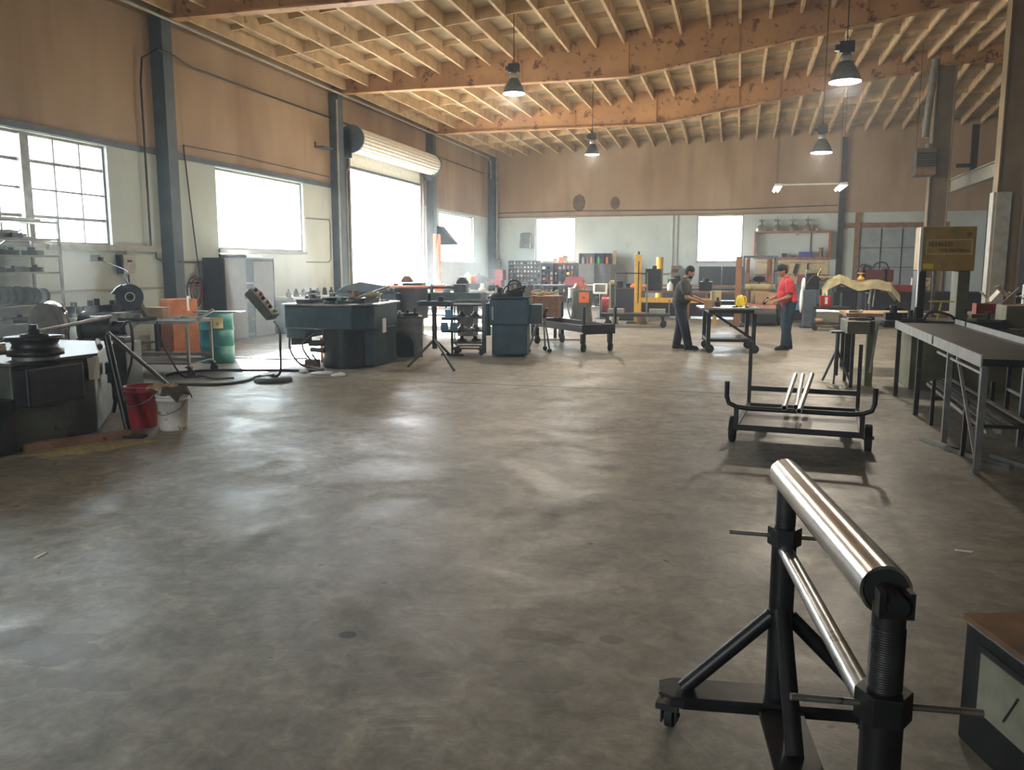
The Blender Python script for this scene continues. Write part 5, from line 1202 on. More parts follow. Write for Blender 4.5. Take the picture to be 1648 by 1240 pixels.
# benches and machines against the bright doorway
r = T('long_table', 'long pale steel table strewn with parts in front of the roll-up door', 'table', (-8.6, 22.3, 0), .05)
MB().bx(-.9, 3.4, -.5, .6, .95, 1.0).build('top', MAT['pale_grey'], r)
for x in (-.8, 1.2, 3.3):
    for y in (-.45, .5): beams(MB(), [((x, y, 0), (x, y, .95))], .07).build('leg', MAT['blue_steel'], r)
MB().bx(-.8, 3.3, -.4, .5, .3, .34).build('lower_shelf', MAT['blue_steel'], r)
kinds = [('vise', 'dark bench vise', 'black_steel'), ('casting', 'dark casting', 'dark_steel'), ('toolbox', 'dark toolbox', 'blue_steel'), ('vise', 'blue bench vise', 'blue_steel'), ('casting', 'silvery casting', 'bare_steel'), ('canister', 'white canister', 'white_plastic')]
for k in range(10):
    nm, ds, mt = kinds[k % 6]
    g = MB().box((0, 0, .04), (.22, .2, .08)).box((0, 0, .12), (.10, .26, .09)).cyl((0, -.2, .12), (0, .2, .12), .022) if nm == 'vise' else MB().lathe([(0, 0), (.12, 0), (.10, .06), (.05, .09), (.05, .2), (0, .2)], n=16) if nm != 'toolbox' else MB().box((0, 0, .09), (.4, .2, .18)).tube([(-.12, 0, .18), (-.12, 0, .23), (.12, 0, .23), (.12, 0, .18)], .01)
    item(nm, '%s, %s from left on the pale table before the roll-up door' % (ds, (ordn+['tenth'])[k]), nm, 'parts on the pale table', g, mt, (-9.1+.42*k, 22.15+.15*(k % 3)+.02*k, 1.0), k*.7)
item('gas_can', 'small red-orange can on the pale table against the bright doorway', 'can', None, MB().bx(-.12, .12, -.08, .08, 0, .18).cyl((.06, 0, .18), (.06, 0, .22), .02), 'orange_paint', (-8.05, 21.9, 1.0))
r = T('blue_lathe', 'long low blue machine between the tripod stand and the doorway', 'machine', (-7.2, 19.3, 0), .1)
MB().bx(-1.1, 1.2, -.3, .4, .75, 1.05).build('bed', MAT['teal_paint'], r, bevel=.02)
MB().bx(-.9, -.4, -.25, .35, 0, .75).build('pedestal', MAT['dark_steel'], r); MB().bx(.6, 1.0, -.25, .35, 0, .75).build('pedestal', MAT['dark_steel'], r)
MB().bx(-.8, -.3, -.2, .2, 1.05, 1.28).build('headstock', MAT['teal_paint'], r, bevel=.02)
MB().cyl((-.3, 0, 1.17), (.7, 0, 1.17), .03).bx(.5, .8, -.15, .15, 1.05, 1.25).build('tailstock', MAT['dark_steel'], r)
r = T('drill_bench', 'dark bench with boxes and jugs below the far left window', 'workbench', (-11.1, 31.9, 0))
MB().bx(-.4, .5, 0, 4.2, .90, .96).build('top', MAT['dark_steel'], r); MB().bx(-.35, .45, .1, 4.1, .3, .9).build('front_panel', MAT['dark_cabinet'], r)
for x in (-.36, .46):
    for y in (.05, 4.15): beams(MB(), [((x, y, 0), (x, y, .9))], .06).build('leg', MAT['black_steel'], r)
for k, (mt, h, lab) in enumerate((('cardboard', .28, 'open carton at the left end of the bench below the far left window'), ('white_plastic', .48, 'tall white jug on the bench below the far left window'), ('red_plastic', .30, 'red tin on the bench below the far left window'), ('blue_steel', .42, 'tall blue grey canister on the bench below the far left window'), ('blue_steel', .30, 'short blue grey canister on the bench below the far left window'))):
    item(['carton', 'jug', 'tin', 'canister', 'canister'][k], lab, ['box', 'jug', 'tin', 'canister', 'canister'][k], None, MB().bx(-.16, .16, -.16, .16, 0, h) if k in (0, 2) else MB().cyl((0, 0, 0), (0, 0, h*.8), .14).cyl((0, 0, h*.8), (0, 0, h), .05), mt, (-10.85, 32.2+.75*k, .96))
r = T('post_column_stand', 'pair of tall rusty posts standing just inside the right side of the roll-up door', 'post', (XL+.45, 29.9, 0))
MB().cyl((0, 0, .03), (0, 0, 2.9), .07, n=12).build('post', MAT['rust_orange'], r); MB().cyl((0, .45, .03), (0, .45, 2.9), .07, n=12).build('post', MAT['rust_orange'], r); MB().bx(-.15, .15, -.15, .6, 0, .03).build('base_plate', MAT['rust_orange'], r)

# green upright grinder with the orange square, monitor, etc.
c = FL(935, 520)
r = T('punch_machine', 'grey green pedestal machine with a bright orange square plate on its front', 'machine', (c.x, c.y, 0))
MB().prism([(-.28, .03), (.30, .03), (.24, .45), (.30, .62), (.30, .98), (-.02, 1.02), (-.24, .95), (-.24, .5)], -.25, .35, 'xz').build('body', MAT['press_green'], r, bevel=.03)
MB().bx(-.35, .38, -.3, .42, 0, .03).build('base', MAT['dark_steel'], r)
pl = MB().bx(-.02, .28, -.275, -.25, .62, .92).build('orange_plate', MAT['orange_paint'], r); MB().cyl((.13, -.285, .77), (.13, -.275, .77), .03).build('centre_hole', MAT['black_steel'], pl)
MB().cyl((-.28, -.1, .75), (-.28, -.1, 1.05), .10).cyl((-.22, 0, .98), (-.12, 0, 1.16), .06).build('motor', MAT['aluminium'], r)
MB().tube([(-.35, -.1, .9), (-.4, -.15, .6), (-.33, -.2, .3), (-.25, -.25, .1)], .02, 8, 5).tube([(-.3, -.2, .7), (-.2, -.3, .4), (-.1, -.3, .15)], .018, 8, 5).build('hose', MAT['cable'], r)
MB().cyl((0, 0, 1.0), (-.06, 0, 1.22), .04).cyl((.1, 0, 1.0), (.12, -.05, 1.18), .035).box((-.12, 0, 1.15), (.1, .1, .12)).build('top_fitting', MAT['orange_paint'], r)
p = AT(966, 465, 26.5)
r = T('crt_monitor', 'pale computer monitor tilted back on a dark stand, right of the orange-plated machine', 'monitor', (p.x, 26.5, 0))
M = Matrix.Translation((0, 0, p.z)) @ Matrix.Rotation(-.25, 4, 'X')
v, f = _boxvf((0, .02, 0), (.46, .10, .34)); MB().add(v, f, False, M).build('bezel', MAT['white_plastic'], r, bevel=.01)
v, f = _boxvf((0, -.035, .01), (.33, .01, .24)); MB().add(v, f, False, M).build('screen', MAT['screen'], r)
MB().cyl((0, .08, 0), (0, .08, p.z-.12), .035).cyl((0, .08, 0), (0, .08, .03), .2).build('stand', MAT['dark_steel'], r)
c = FL(957, 515)
r = T('red_compressor', 'round red shop machine behind the orange-plated one', 'machine', (c.x+.35, 27.25, 0))
MB().cyl((-.35, 0, .45), (.35, 0, .45), .28, n=24).build('tank', MAT['red_paint'], r)
for x in (-.25, .25): MB().bx(x-.03, x+.03, -.2, .2, 0, .25).build('foot', MAT['black_steel'], r)
MB().bx(-.15, .15, -.1, .1, .72, .95).build('pump', MAT['dark_steel'], r)
# covered machine
c = FL(1000, 518)
r = T('covered_machine', 'dark machine with a pale cloth down its left side, beside the yellow post', 'machine', (c.x, 26.2, 0))
MB().bx(-.42, .42, -.3, .4, .0, 1.02).build('body', MAT['dark_cabinet'], r, bevel=.04)
MB().cyl((-.2, -.1, 1.02), (-.2, -.1, 1.22), .13).cyl((.1, 0, 1.02), (.1, 0, 1.14), .1).build('top_drum', MAT['black_steel'], r)
MB().box((-.44, -.05, .75), (.05, .5, .95)).ell((-.36, -.1, 1.16), (.15, .2, .10)).ell((.35, -.1, 1.02), (.35, .12, .07), rot=(0, -.25, 0)).build('cloth_cover', MAT['tarp'], r)
item('orange_blower', 'orange part resting on the covered machine', 'part', None, MB().ell((0, 0, .1), (.2, .12, .10)).cyl((.1, 0, .05), (.35, 0, .12), .05), 'orange_paint', (c.x+.35, 26.05, .96))
for px, mt, lab in ((988, 'white_plastic', 'white pail on the floor under the cart with uprights'), (1032, 'cardboard', 'brown pail on the floor by the first yellow post')):
    q = FL(px, 522); item('pail', lab, 'pail', None, MB().lathe([(0, 0), (.13, 0), (.16, .34), (.17, .35), (0, .35)], n=20), mt, (q.x, q.y, 0))
# yellow gantry
for i, (px, ptop, Yp, lab) in enumerate(((1028, 410, 24.9, 'tall yellow post with a slot, left of the pair of yellow posts'), (1062, 414, 29.5, 'shorter yellow round post, right of the slotted yellow post'), (1190, 413, 24.2, 'tall rusty orange mast beside the second back window, left of the forklift cab'))):
    p = AT(px, ptop, Yp)
    if i == 0:
        r = T('yellow_gantry', 'yellow slotted post with a long yellow crossbar reaching right behind the man in grey', 'gantry', (p.x, Yp, 0))
        MB().bx(-.10, .10, -.06, .06, .03, p.z).build('post', MAT['yellow_paint'], r, bevel=.01); MB().bx(.0, .03, -.068, -.06, .6, p.z-.2).build('slot', MAT['black_steel'], r)
        MB().cyl((0, 0, p.z), (0, 0, p.z+.09), .035).build('pin', MAT['dark_steel'], r)
        MB().bx(.10, 2.3, -.05, .05, .62, .76).build('crossbar', MAT['yellow_paint'], r); MB().bx(-.3, .3, -.3, .3, 0, .03).build('base_plate', MAT['black_steel'], r)
        MB().bx(2.2, 2.3, -.05, .05, .0, .62).build('end_leg', MAT['yellow_paint'], r)
    else:
        r = T(['', 'yellow_bollard', 'lift_mast'][i], lab, 'post', (p.x, Yp, 0))
        (MB().cyl((0, 0, .02), (0, 0, p.z), .125, n=20) if i == 1 else MB().bx(-.085, .085, -.06, .06, .02, p.z)).build('post', MAT['yellow_paint' if i == 1 else 'mast_brown'], r)
        MB().bx(-.2, .2, -.2, .2, 0, .02).build('base_plate', MAT['black_steel'], r)
# bench with machine behind the gantry
r = T('dark_machine_bench', 'dark bench carrying black machinery and a green-capped jug behind the yellow crossbar', 'workbench', (-2.9, 27.3, 0))
MB().bx(-.2, 3.0, -.4, .5, .84, .90).build('top', MAT['wood_plank'], r)
for x in (-.1, 1.4, 2.9):
    for y in (-.35, .45): beams(MB(), [((x, y, 0), (x, y, .84))], .07).build('leg', MAT['wood_plank'], r)
MB().bx(-.1, 2.9, -.3, .4, .1, .6).build('lower_case', MAT['black_steel'], r)
for k, (x, w_, h) in enumerate(((.25, .5, .7), (1.0, .55, .38), (1.9, .4, .3))): item('black_machinery', ['tall black machinery on the dark bench between the two yellow posts', 'low black machinery on the dark bench left of the green-capped jug', 'black machinery on the dark bench behind the man in grey'][k], 'machinery', None, MB().bx(-w_/2, w_/2, -.2, .3, 0, h).cyl((0, -.25, h*.5), (0, -.2, h*.5), .12).cyl((0, 0, h), (0, 0, h+.1), .1), 'black_steel', (-2.9+x, 27.3, .90))
q = AT(1078, 485, 27.05)
r = T('spray_jug', 'white jug with a green cap on the bench left of the man in grey', 'jug', (q.x, 27.05, .90))
MB().lathe([(0, 0), (.09, 0), (.10, .03), (.10, .2), (.04, .27), (.03, .3), (0, .3)], n=18).build('body', MAT['white_plastic'], r); MB().cyl((0, 0, .3), (0, 0, .37), .04).box((-.05, 0, .36), (.1, .03, .03)).build('cap', MAT['green_plastic'], r)
q = AT(1090, 430, 33.0)
# window-side clutter: long bench under second back window with green reel and drawer cabinet
r = T('window_bench', 'brown workbench under the second back window', 'workbench', (-3.4, 37.3, 0))
MB().bx(0, 4.3, -.4, .5, .80, .87).build('top', MAT['wood_plank'], r)
for x in (.1, 2.1, 4.2):
    for y in (-.35, .45): beams(MB(), [((x, y, 0), (x, y, .80))], .08).build('leg', MAT['wood_plank'], r)
MB().bx(.1, 4.2, -.3, .4, .08, .7).build('lower_case', MAT['dark_cabinet'], r)
for k in range(2): item('louvred_cabinet', ['left dark louvred cabinet on the bench below the second back window', 'right dark louvred cabinet on the bench below the second back window'][k], 'cabinet', None, [MB().bx(-.47, .47, -.2, .25, 0, .80)] [0].bx(-.44, .44, -.215, -.2, .1, .14).bx(-.44, .44, -.215, -.2, .25, .29).bx(-.44, .44, -.215, -.2, .4, .44).bx(-.44, .44, -.215, -.2, .55, .59), 'dark_cabinet', (-1.2+.98*k, 37.5, .87))
q = AT(1118, 465, 36.5)
item('cable_reel', 'dark green hose reel in front of the back wall, right of the man in grey', 'reel', None, MB().cyl((0, -.1, .35), (0, .1, .35), .36, n=24).cyl((0, -.16, .35), (0, .16, .35), .08), 'press_green', (-2.3, 37.3, .87))
r = T('fire_hose_station', 'dark red wall unit with hose left of the man in grey', 'wall unit', (AT(1087, 440, YB).x, YB-.1, 1.25))
MB().bx(-.18, .18, -.1, .08, -.1, .45).build('case', MAT['wood_plank'], r); MB().bx(-.12, .12, -.12, -.101, .15, .3).build('face', MAT['black_steel'], r)

# forklift seen from the side, facing left, right behind the table
c = FL(1165, 524)
r = T('forklift', 'orange forklift with dark overhead guard, behind the two men', 'forklift', (.10, 26.4, 0), -PI/2)
MB().bx(-.15, 1.75, .0, 1.0, .10, .46).build('chassis', MAT['dark_cabinet'], r, bevel=.04)
MB().prism([(.0, .46), (.0, .56), (.9, .62), (1.7, .60), (1.78, .46)], .02, .98, 'xz').build('hood', MAT['forklift_orange'], r, bevel=.03)
MB().prism([(1.76, .08), (1.785, .5), (1.90, .5), (1.97, .35), (1.92, .08)], .03, .97, 'xz').build('counterweight', MAT['dark_cabinet'], r, bevel=.03)
gd = []
for y in (.05, .95): gd += [((.02, y, .5), (.06, y, 1.96)), ((1.50, y, .58), (1.42, y, 1.96)), ((.06, y, 1.96), (1.42, y, 1.96))]
gd += [((.06+.34*k, .05, 1.96), (.06+.34*k, .95, 1.96)) for k in range(5)]
beams(MB(), gd, .05).build('overhead_guard', MAT['blue_steel'], r)
MB().bx(.62, 1.0, .3, .75, .60, .72).bx(.95, 1.05, .3, .75, .72, 1.10).build('seat', MAT['black_steel'], r, bevel=.03)
MB().cyl((.15, .5, .6), (.36, .5, 1.3), .02).lathe([(.17, -.012), (.19, 0), (.17, .012), (.165, 0), (.17, -.012)], (.37, .5, 1.31), 20, M=Matrix.Rotation(-.5, 4, 'Y')).build('steering_wheel', MAT['black_steel'], r)
mst = MB()
for y in (.15, .8): mst.bx(-.30, -.20, y, y+.08, .05, 2.0)
for z in (.5, 1.2, 1.94): mst.bx(-.28, -.22, .23, .8, z, z+.06)
mst.build('mast', MAT['mast_brown'], r)
for y in (.22, .66): MB().bx(-1.05, -.31, y, y+.1, .06, .10).bx(-.35, -.31, y, y+.1, .10, .6).build('fork', MAT['dark_steel'], r)
MB().bx(.10, .18, .12, .20, .58, 1.9).bx(.10, .18, .72, .80, .58, 1.9).build('grab_post', MAT['mast_brown'], r)
for x, rr in ((.18, .26), (1.4, .21)):
    for y in (-.1, 1.1):
        w = MB().lathe([(0, -.09), (rr*.55, -.09), (rr*.9, -.085), (rr, -.06), (rr, .06), (rr*.9, .085), (rr*.55, .09), (0, .09)], (x, y, rr), 26, 'y').build('wheel', MAT['rubber'], r); MB().cyl((x, y-.095, rr), (x, y+.095, rr), rr*.4).build('rim', MAT['forklift_orange'], w)
item('seat_box', 'tan cardboard box standing on the rear of the forklift', 'box', None, MB().bx(-.30, .30, -.15, .15, 0, .32), 'cardboard', (.80, 25.0, .615))
item('paper_roll', 'pale wrapped roll lying behind the box on the forklift', 'roll', None, MB().bx(-.25, .25, -.1, .1, 0, .36).cyl((-.42, 0, .46), (.42, 0, .46), .10, n=18), 'tarp', (.62, 25.30, .62))

# wall shelf with spare lamp reflectors, pegboard and bench beneath
x0, x1 = .62, 3.80
r = T('lamp_shelf', 'reddish brown open wall shelf right of the second back window', 'shelf', (0, YB, 0))
D = .42
MB().bx(x0, x1, -D, 0, 3.12, 3.20).build('top_board', MAT['brown_shelf'], r); MB().bx(x0, x1, -D, 0, 2.0, 2.08).build('bottom_board', MAT['brown_shelf'], r)
for x in (x0, x1-.08): MB().bx(x, x+.08, -D, 0, 2.08, 3.12).build('side_board', MAT['brown_shelf'], r)
MB().bx(x0+2.35, x0+2.38, -.05, 0, 2.08, 3.12).build('cable_drop', MAT['dark_steel'], r)
for k in range(4):
    s = T('spare_lamp', ['leftmost', 'second from left', 'third from left', 'rightmost'][k]+' of four spare high-bay lamps standing on the brown wall shelf', 'lamp', (AT(1226+24.7*k, 362, YB-.26).x, YB-.27, 3.20), 0, 'spare lamps on the wall shelf')
    MB().lathe([(.25 if k == 0 else .21, 0), (.23 if k == 0 else .19, .12), (.13, .24), (.07, .28), (0, .28)], n=24).build('reflector', MAT['aluminium'], s)
    MB().cyl((0, 0, .28), (0, 0, .42), .05).bx(-.12, .12, -.06, .06, .42, .50).cyl((0, 0, .5), (0, 0, .62), .012, n=6).build('ballast', MAT['grey_steel'], s)
item('orange_tag', 'small orange tag hanging from the brown wall shelf edge', 'tag', None, MB().bx(-.06, .06, 0, .012, -.18, -.0), 'cardboard', (AT(1283, 372, YB-.44).x, YB-D-.013, 3.17))
for k, (px, w_, h, mt, lab) in enumerate(((1262, .2, .16, 'black_steel', 'black box on the lower board of the brown wall shelf'), (1277, .2, .06, 'dark_steel', 'flat dark tool on the lower board of the brown wall shelf'), (1296, .52, .22, 'blue_bin', 'dark blue bin on the lower board of the brown wall shelf'), (1321, .18, .40, 'wood_plank', 'tall dark brown can on the lower board of the brown wall shelf'), (1315, .5, .10, 'white_plastic', 'white round piece beside the rightmost spare lamp'))):
    if k == 4: item('white_bowl', lab, 'bowl', None, MB().ell((0, 0, .06), (.09, .09, .06)), mt, (AT(1315, 362, YB-.2).x, YB-.2, 3.20)); continue
    item(['box', 'tool', 'bin', 'can'][k], lab, ['box', 'tool', 'bin', 'can'][k], None, MB().bx(-w_/2, w_/2, -.12, .12, 0, h) if k != 3 else MB().cyl((0, 0, 0), (0, 0, h), w_/2), mt, (AT(px, 412, YB-.25).x, YB-.24, 2.08))
r = T('pegboard', 'tan pegboard with hung tools below the brown wall shelf', 'pegboard', (0, YB, 0))
MB().bx(.7, 3.75, -.03, 0, .98, 1.98).build('board', MAT['pegboard'], r)
MB().bx(.7, 3.75, -.20, -.031, 1.30, 1.33).build('ledge', MAT['brown_shelf'], r)
MB().tube([(.8, -.05, 1.86), (1.6, -.05, 1.80), (2.4, -.05, 1.84), (3.6, -.05, 1.80)], .01, 6, 4).build('wire', MAT['cable'], r)
for k, (px, py, w_, h, a, mt, lab) in enumerate(((1265, 431, .14, .26, .1, 'brown_shelf', 'small red-brown tool hanging on the pegboard'), (1281, 433, .16, .45, .25, 'black_steel', 'black grinder hanging tilted on the pegboard'), (1300, 430, .06, .3, 0, 'dark_steel', 'thin tool hanging at the right of the pegboard'), (1250, 432, .05, .25, 0, 'dark_steel', 'thin tool hanging at the left of the pegboard'))):
    p = AT(px, py, YB-.08); item('hanging_tool', lab, 'tool', None, MB().box((0, 0, 0), (w_, .06, h), rot=(0, a, 0)).cyl((0, 0, -h*.4), (-.05, 0, -h*.7), .03), mt, (p.x, YB-.065, p.z))
for k, (px, w_, h, mt, lab) in enumerate(((1290, .38, .36, 'red_paint', 'dark red case on the bench below the pegboard'), (1268, .3, .16, 'red_paint', 'low red box on the bench below the pegboard'))):
    item('case', lab, 'case', None, MB().bx(-w_/2, w_/2, -.15, .15, 0, h), mt, (AT(px, 465, 38).x, 37.98, .93))
r = T('blue_bench', 'blue grey steel workbench below the pegboard, partly behind the man in red', 'workbench', (1.0, 37.7, 0))
MB().bx(0, 2.9, -.45, .5, .87, .93).build('top', MAT['blue_steel'], r); MB().bx(.05, 2.85, -.4, .45, .1, .87).build('cabinet', MAT['blue_steel'], r)
for x in (.1, 2.8): MB().bx(x-.04, x+.04, -.3, .3, 0, .1).build('foot', MAT['black_steel'], r)

# tarp-covered drill machine cluster
c = FL(1330, 531)
r = T('drill_press', 'tall dark machine with arms and a cluttered top, left of the tarp-covered one', 'machine', (1.90, 24.3, 0))
MB().bx(-.14, .2, -.2, .3, .03, 1.05).build('column_base', MAT['blue_steel'], r, bevel=.02)
MB().bx(-.2, .25, -.25, .35, 0, .03).build('foot_plate', MAT['dark_steel'], r)
MB().bx(-.12, .24, -.2, .3, 1.05, 1.50).build('motor_head', MAT['black_steel'], r, bevel=.03)
MB().bx(-.10, .26, -.22, .3, 1.50, 1.60).build('top_cover', MAT['olive_paint'], r)
MB().tube([(-.1, -.2, 1.2), (.1, -.3, 1.45), (.3, -.25, 1.3), (.5, -.2, 1.4)], .02, 8, 5).build('cable_loop', MAT['cable'], r)
MB().tube([(.26, -.24, 1.62), (.18, -.30, 1.46), (.26, -.34, 1.40), (.56, -.34, 1.39)], .02, 8, 4).build('crank_handle', MAT['tarp'], r)
q = MB().ell((-.16, -.1, 1.18), (.06, .12, .2)).ell((-.20, -.1, .75), (.05, .12, .35)).build('pale_hose_wrap', MAT['paper'], r)
r = T('covered_drill', 'dark pedestal machine under a peaked yellowish tarp', 'machine', (2.95, 24.2, 0))
MB().bx(-.22, .16, -.2, .3, .03, 1.0).build('pedestal', MAT['black_steel'], r, bevel=.02); MB().bx(-.35, .6, -.3, .4, 0, .03).build('foot_plate', MAT['dark_steel'], r)
MB().bx(-.38, .72, -.25, .35, 1.0, 1.12).build('table', MAT['black_steel'], r)
vs = []; n = 26
def tz(u, v):
    z = 1.24+.24*max(0, 1-abs(u+.28)/.45)+.10*max(0, 1-abs(u-.55)/.55)-.10*abs(v)**2
    return z+.02*math.sin(11*u)*math.cos(8*v)-max(0, abs(u-.18)-.78)*1.1-max(0, abs(v)-.8)*.7
h = MB()
for j in range(n+1):
    for i in range(n+1):
        u = -.75+1.95*i/n; v = -1+2*j/n; vs.append((u, v*.36, tz(u, v)))
for j in range(n):
    for i in range(n): a = j*(n+1)+i; h.f.append((a, a+1, a+n+2, a+n+1)); h.sm.append(False)
h.v = [Vector(p) for p in vs]; o = h.build('tarp', MAT['tarp'], r); s_ = o.modifiers.new('t', 'SOLIDIFY'); s_.thickness = .01
MB().lathe([(0, 0), (.10, 0), (.09, .08), (.04, .12), (.03, .18), (.10, .19), (.10, .21), (0, .21)], (.25, 0, 1.30), 20).build('brass_fitting', MAT['yellow_paint'], r)
MB().cyl((.48, -.28, 1.15), (.44, -.3, .70), .03).cyl((.58, -.28, 1.1), (.54, -.3, .62), .015).build('hanging_arm', MAT['pale_grey'], r)
r = T('red_fuel_can', 'small bright red jerry can on a low dark cart in front of the tarp-covered machine', 'can', (AT(1328, 490, 23.4).x, 23.4, .62))
MB().bx(-.14, .14, -.09, .09, 0, .30).build('can_body', MAT['red_plastic'], r, bevel=.02); MB().cyl((.03, 0, .30), (.03, 0, .42), .025).bx(-.02, .05, -.1, -.09, .08, .26).build('spout', MAT['white_plastic'], r)
c0 = AT(1328, 490, 23.4).x
r = T('low_cart', 'low dark frame cart on small wheels carrying the red can', 'cart', (c0+.05, 23.4, 0))
MB().bx(-.35, .55, -.25, .25, .56, .62).bx(-.35, .55, -.25, .25, .16, .20).build('frame', MAT['dark_steel'], r)
for x in (-.32, .52):
    for y in (-.22, .22): beams(MB(), [((x, y, .14), (x, y, .56))], .035).build('upright', MAT['blue_steel'], r); caster(r, x, y, .15, .05)
MB().ell((-.2, -.15, .27), (.14, .1, .07)).build('brass_part', MAT['cardboard'], r)

# bench along the back right with welders and hoses
r = T('welding_bench', 'long dark bench in front of the back right panelled door', 'workbench', (4.0, 28.5, 0))
MB().bx(0, 4.6, -.5, .5, .82, .90).build('top', MAT['black_steel'], r)
MB().bx(.1, 4.5, -.4, .45, .1, .82).build('lower_case', MAT['black_steel'], r)
for x in (.05, 4.55):
    for y in (-.45, .45): beams(MB(), [((x, y, 0), (x, y, .82))], .07).build('leg', MAT['black_steel'], r)
r = T('red_frame_machine', 'dark red framed machine in the shade before the panelled door', 'machine', (5.05, 34.6, 0))
MB().bx(-.45, .45, -.3, .4, .0, 1.1).build('cabinet', MAT['dark_cabinet'], r)
MB().bx(-.48, .62, -.34, -.30, 1.1, 1.55).bx(-.48, -.38, -.34, .3, 1.1, 1.6).bx(.3, .4, -.34, .3, 1.1, 1.6).build('red_frame', mat('dark_red', (.12, .012, .012), .5, 0, .2, 5), r)
MB().tube([(-.6, -.1, 1.1), (-.65, -.1, 1.5), (-.45, -.1, 1.75), (-.2, -.1, 1.65)], .03, 8, 6).tube([(-.1, -.1, 1.6), (.05, -.1, 1.8), (.35, -.1, 1.8), (.5, -.1, 1.55)], .03, 8, 6).build('hose_arch', MAT['cable'], r)
item('hanging_coil', 'dark hose coil on the left part of the panelled back door', 'hose', None, MB().tube([(.22*math.cos(2*PI*i/16), 0, .5*math.sin(2*PI*i/16)) for i in range(16)], .05, 8, closed=True), 'cable', (AT(1393, 450, YB-.2).x, YB-.14, 1.2))
a_ = AT(1455, 484, 28.2)
item('red_tray', 'long red tray on the dark bench left of the band saw mast', 'tray', None, MB().prism([(-.75, .22), (-.60, 0), (.55, 0), (.55, .20)], -.15, .15, 'xz'), 'red_paint', (a_.x, 28.2, .90))
item('white_crate', 'pale slotted crate behind the band saw mast', 'crate', None, MB().bx(-.22, -.06, -.1, .1, 0, .42).bx(-.06, .30, .06, .1, 0, .42).bx(-.06, .30, -.1, .06, .0, .05).bx(-.06, .30, -.1, -.06, .19, .22).bx(-.06, .30, -.1, .06, .38, .42).bx(.08, .12, -.1, -.06, .05, .38).bx(.26, .3, -.1, -.06, .05, .38), 'cream_label', (AT(1478, 480, 28.4).x, 28.45, .90))
for k in range(5): item('small_fitting', 'small fitting on the dark bench before the panelled door, %s from left' % ordn[k], 'fitting', 'fittings on the dark bench', MB().cyl((0, 0, 0), (0, 0, .14), .06).cyl((0, -.12, .1), (0, .12, .1), .03), ['dark_steel', 'bare_steel', 'black_steel'][k % 3], (4.2+.28*k, 28.35, .90), k)
# red trays and paper heap right of the saw
r = T('parts_table', 'olive table right of the band saw carrying red bins and paper strips', 'table', (3.55, 14.4, 0))
MB().bx(0, 2.2, 0, .9, .88, .95).build('top', MAT['olive_paint'], r); MB().bx(.05, 2.15, .05, .85, .5, .88).build('apron', MAT['olive_paint'], r)
for x in (.06, 2.1):
    for y in (.06, .82): beams(MB(), [((x, y, 0), (x, y, .5))], .08).build('leg', MAT['olive_paint'], r)
for k in range(3): item('red_bin', ['left', 'middle', 'right'][k]+' red bin on the olive table right of the band saw', 'bin', 'red bins right of the band saw', MB().bx(-.15, .15, -.12, .12, 0, .02).bx(-.15, .15, -.12, -.10, .02, .16).bx(-.15, .15, .10, .12, .02, .16).bx(-.15, -.13, -.1, .1, .02, .16).bx(.13, .15, -.1, .1, .02, .16), 'red_paint', (3.78+.36*k, 14.62, .95))
rnd = random.Random(5)
for k in range(7):
    o = MB().box((0, 0, 0), (.30, .07, .012)).build('paper_strip', MAT['paper' if k % 2 else 'tarp'], loc=(3.80+.11*k, 14.62, 1.19+.035*(k % 3)+.02*k*(1 if k < 4 else 0))); o.rotation_euler = (rnd.uniform(-.4, .4), rnd.uniform(.3, .9)*(-1 if k % 2 else 1), rnd.uniform(-.6, .6))
    tag(o, 'pale curled strip heaped on the red bins by the saw, %s from left' % ordn[k], 'strip', 'pale strips heaped right of the band saw')
r = T('white_tube_stand', 'short upright white tube standing behind the paper strips', 'tube', (4.45, 15.05, .95))
MB().cyl((0, 0, 0), (0, 0, .45), .035).build('tube', MAT['white_paint'], r)
# cantilever rack at far right
r = T('storage_rack', 'tall dark storage rack with diagonal braces at the right edge, behind the near column', 'rack', (8.6, 24.5, 0))
for x in (0, 2.4):
    for y in (0, 2.5): beams(MB(), [((x, y, 0), (x, y, 4.6))], .12).build('upright', MAT['column_paint'], r)
for z in (1.2, 2.4, 3.5, 4.5): MB().bx(-.06, 2.46, -.06, 2.56, z, z+.1).build('deck', MAT['dark_steel'], r)
beams(MB(), [((0, -.08, 1.3), (1.3, -.08, 3.4)), ((0, -.08, 3.4), (.9, -.08, 4.5))], .09).build('brace', MAT['column_paint'], r)
for k in range(6): item('stored_stock', 'dark stock piled on the storage rack at the right edge, %s from the floor' % ordn[k], 'stock', 'stock on the storage rack', MB().box((0, 0, .15), (.8+.1*(k % 2), 1.6, .3)).cyl((-.3, -.7, .36), (.2, .7, .36), .06), ['dark_steel', 'wood_plank', 'black_steel'][k % 3], (8.6+.6+1.1*(k % 2), 25.6, [1.3, 1.3, 2.5, 2.5, 3.6, 3.6][k]))
# dark panel added beyond the inner columns to keep the right bay dim
tag(MB().bx(9.8, 9.95, 27.4, YB-.05, 0, 4.2).build('dimming_panel', MAT['dark_cabinet']), 'dark panel added to dim the right bay, behind the storage rack', 'dimming_panel')

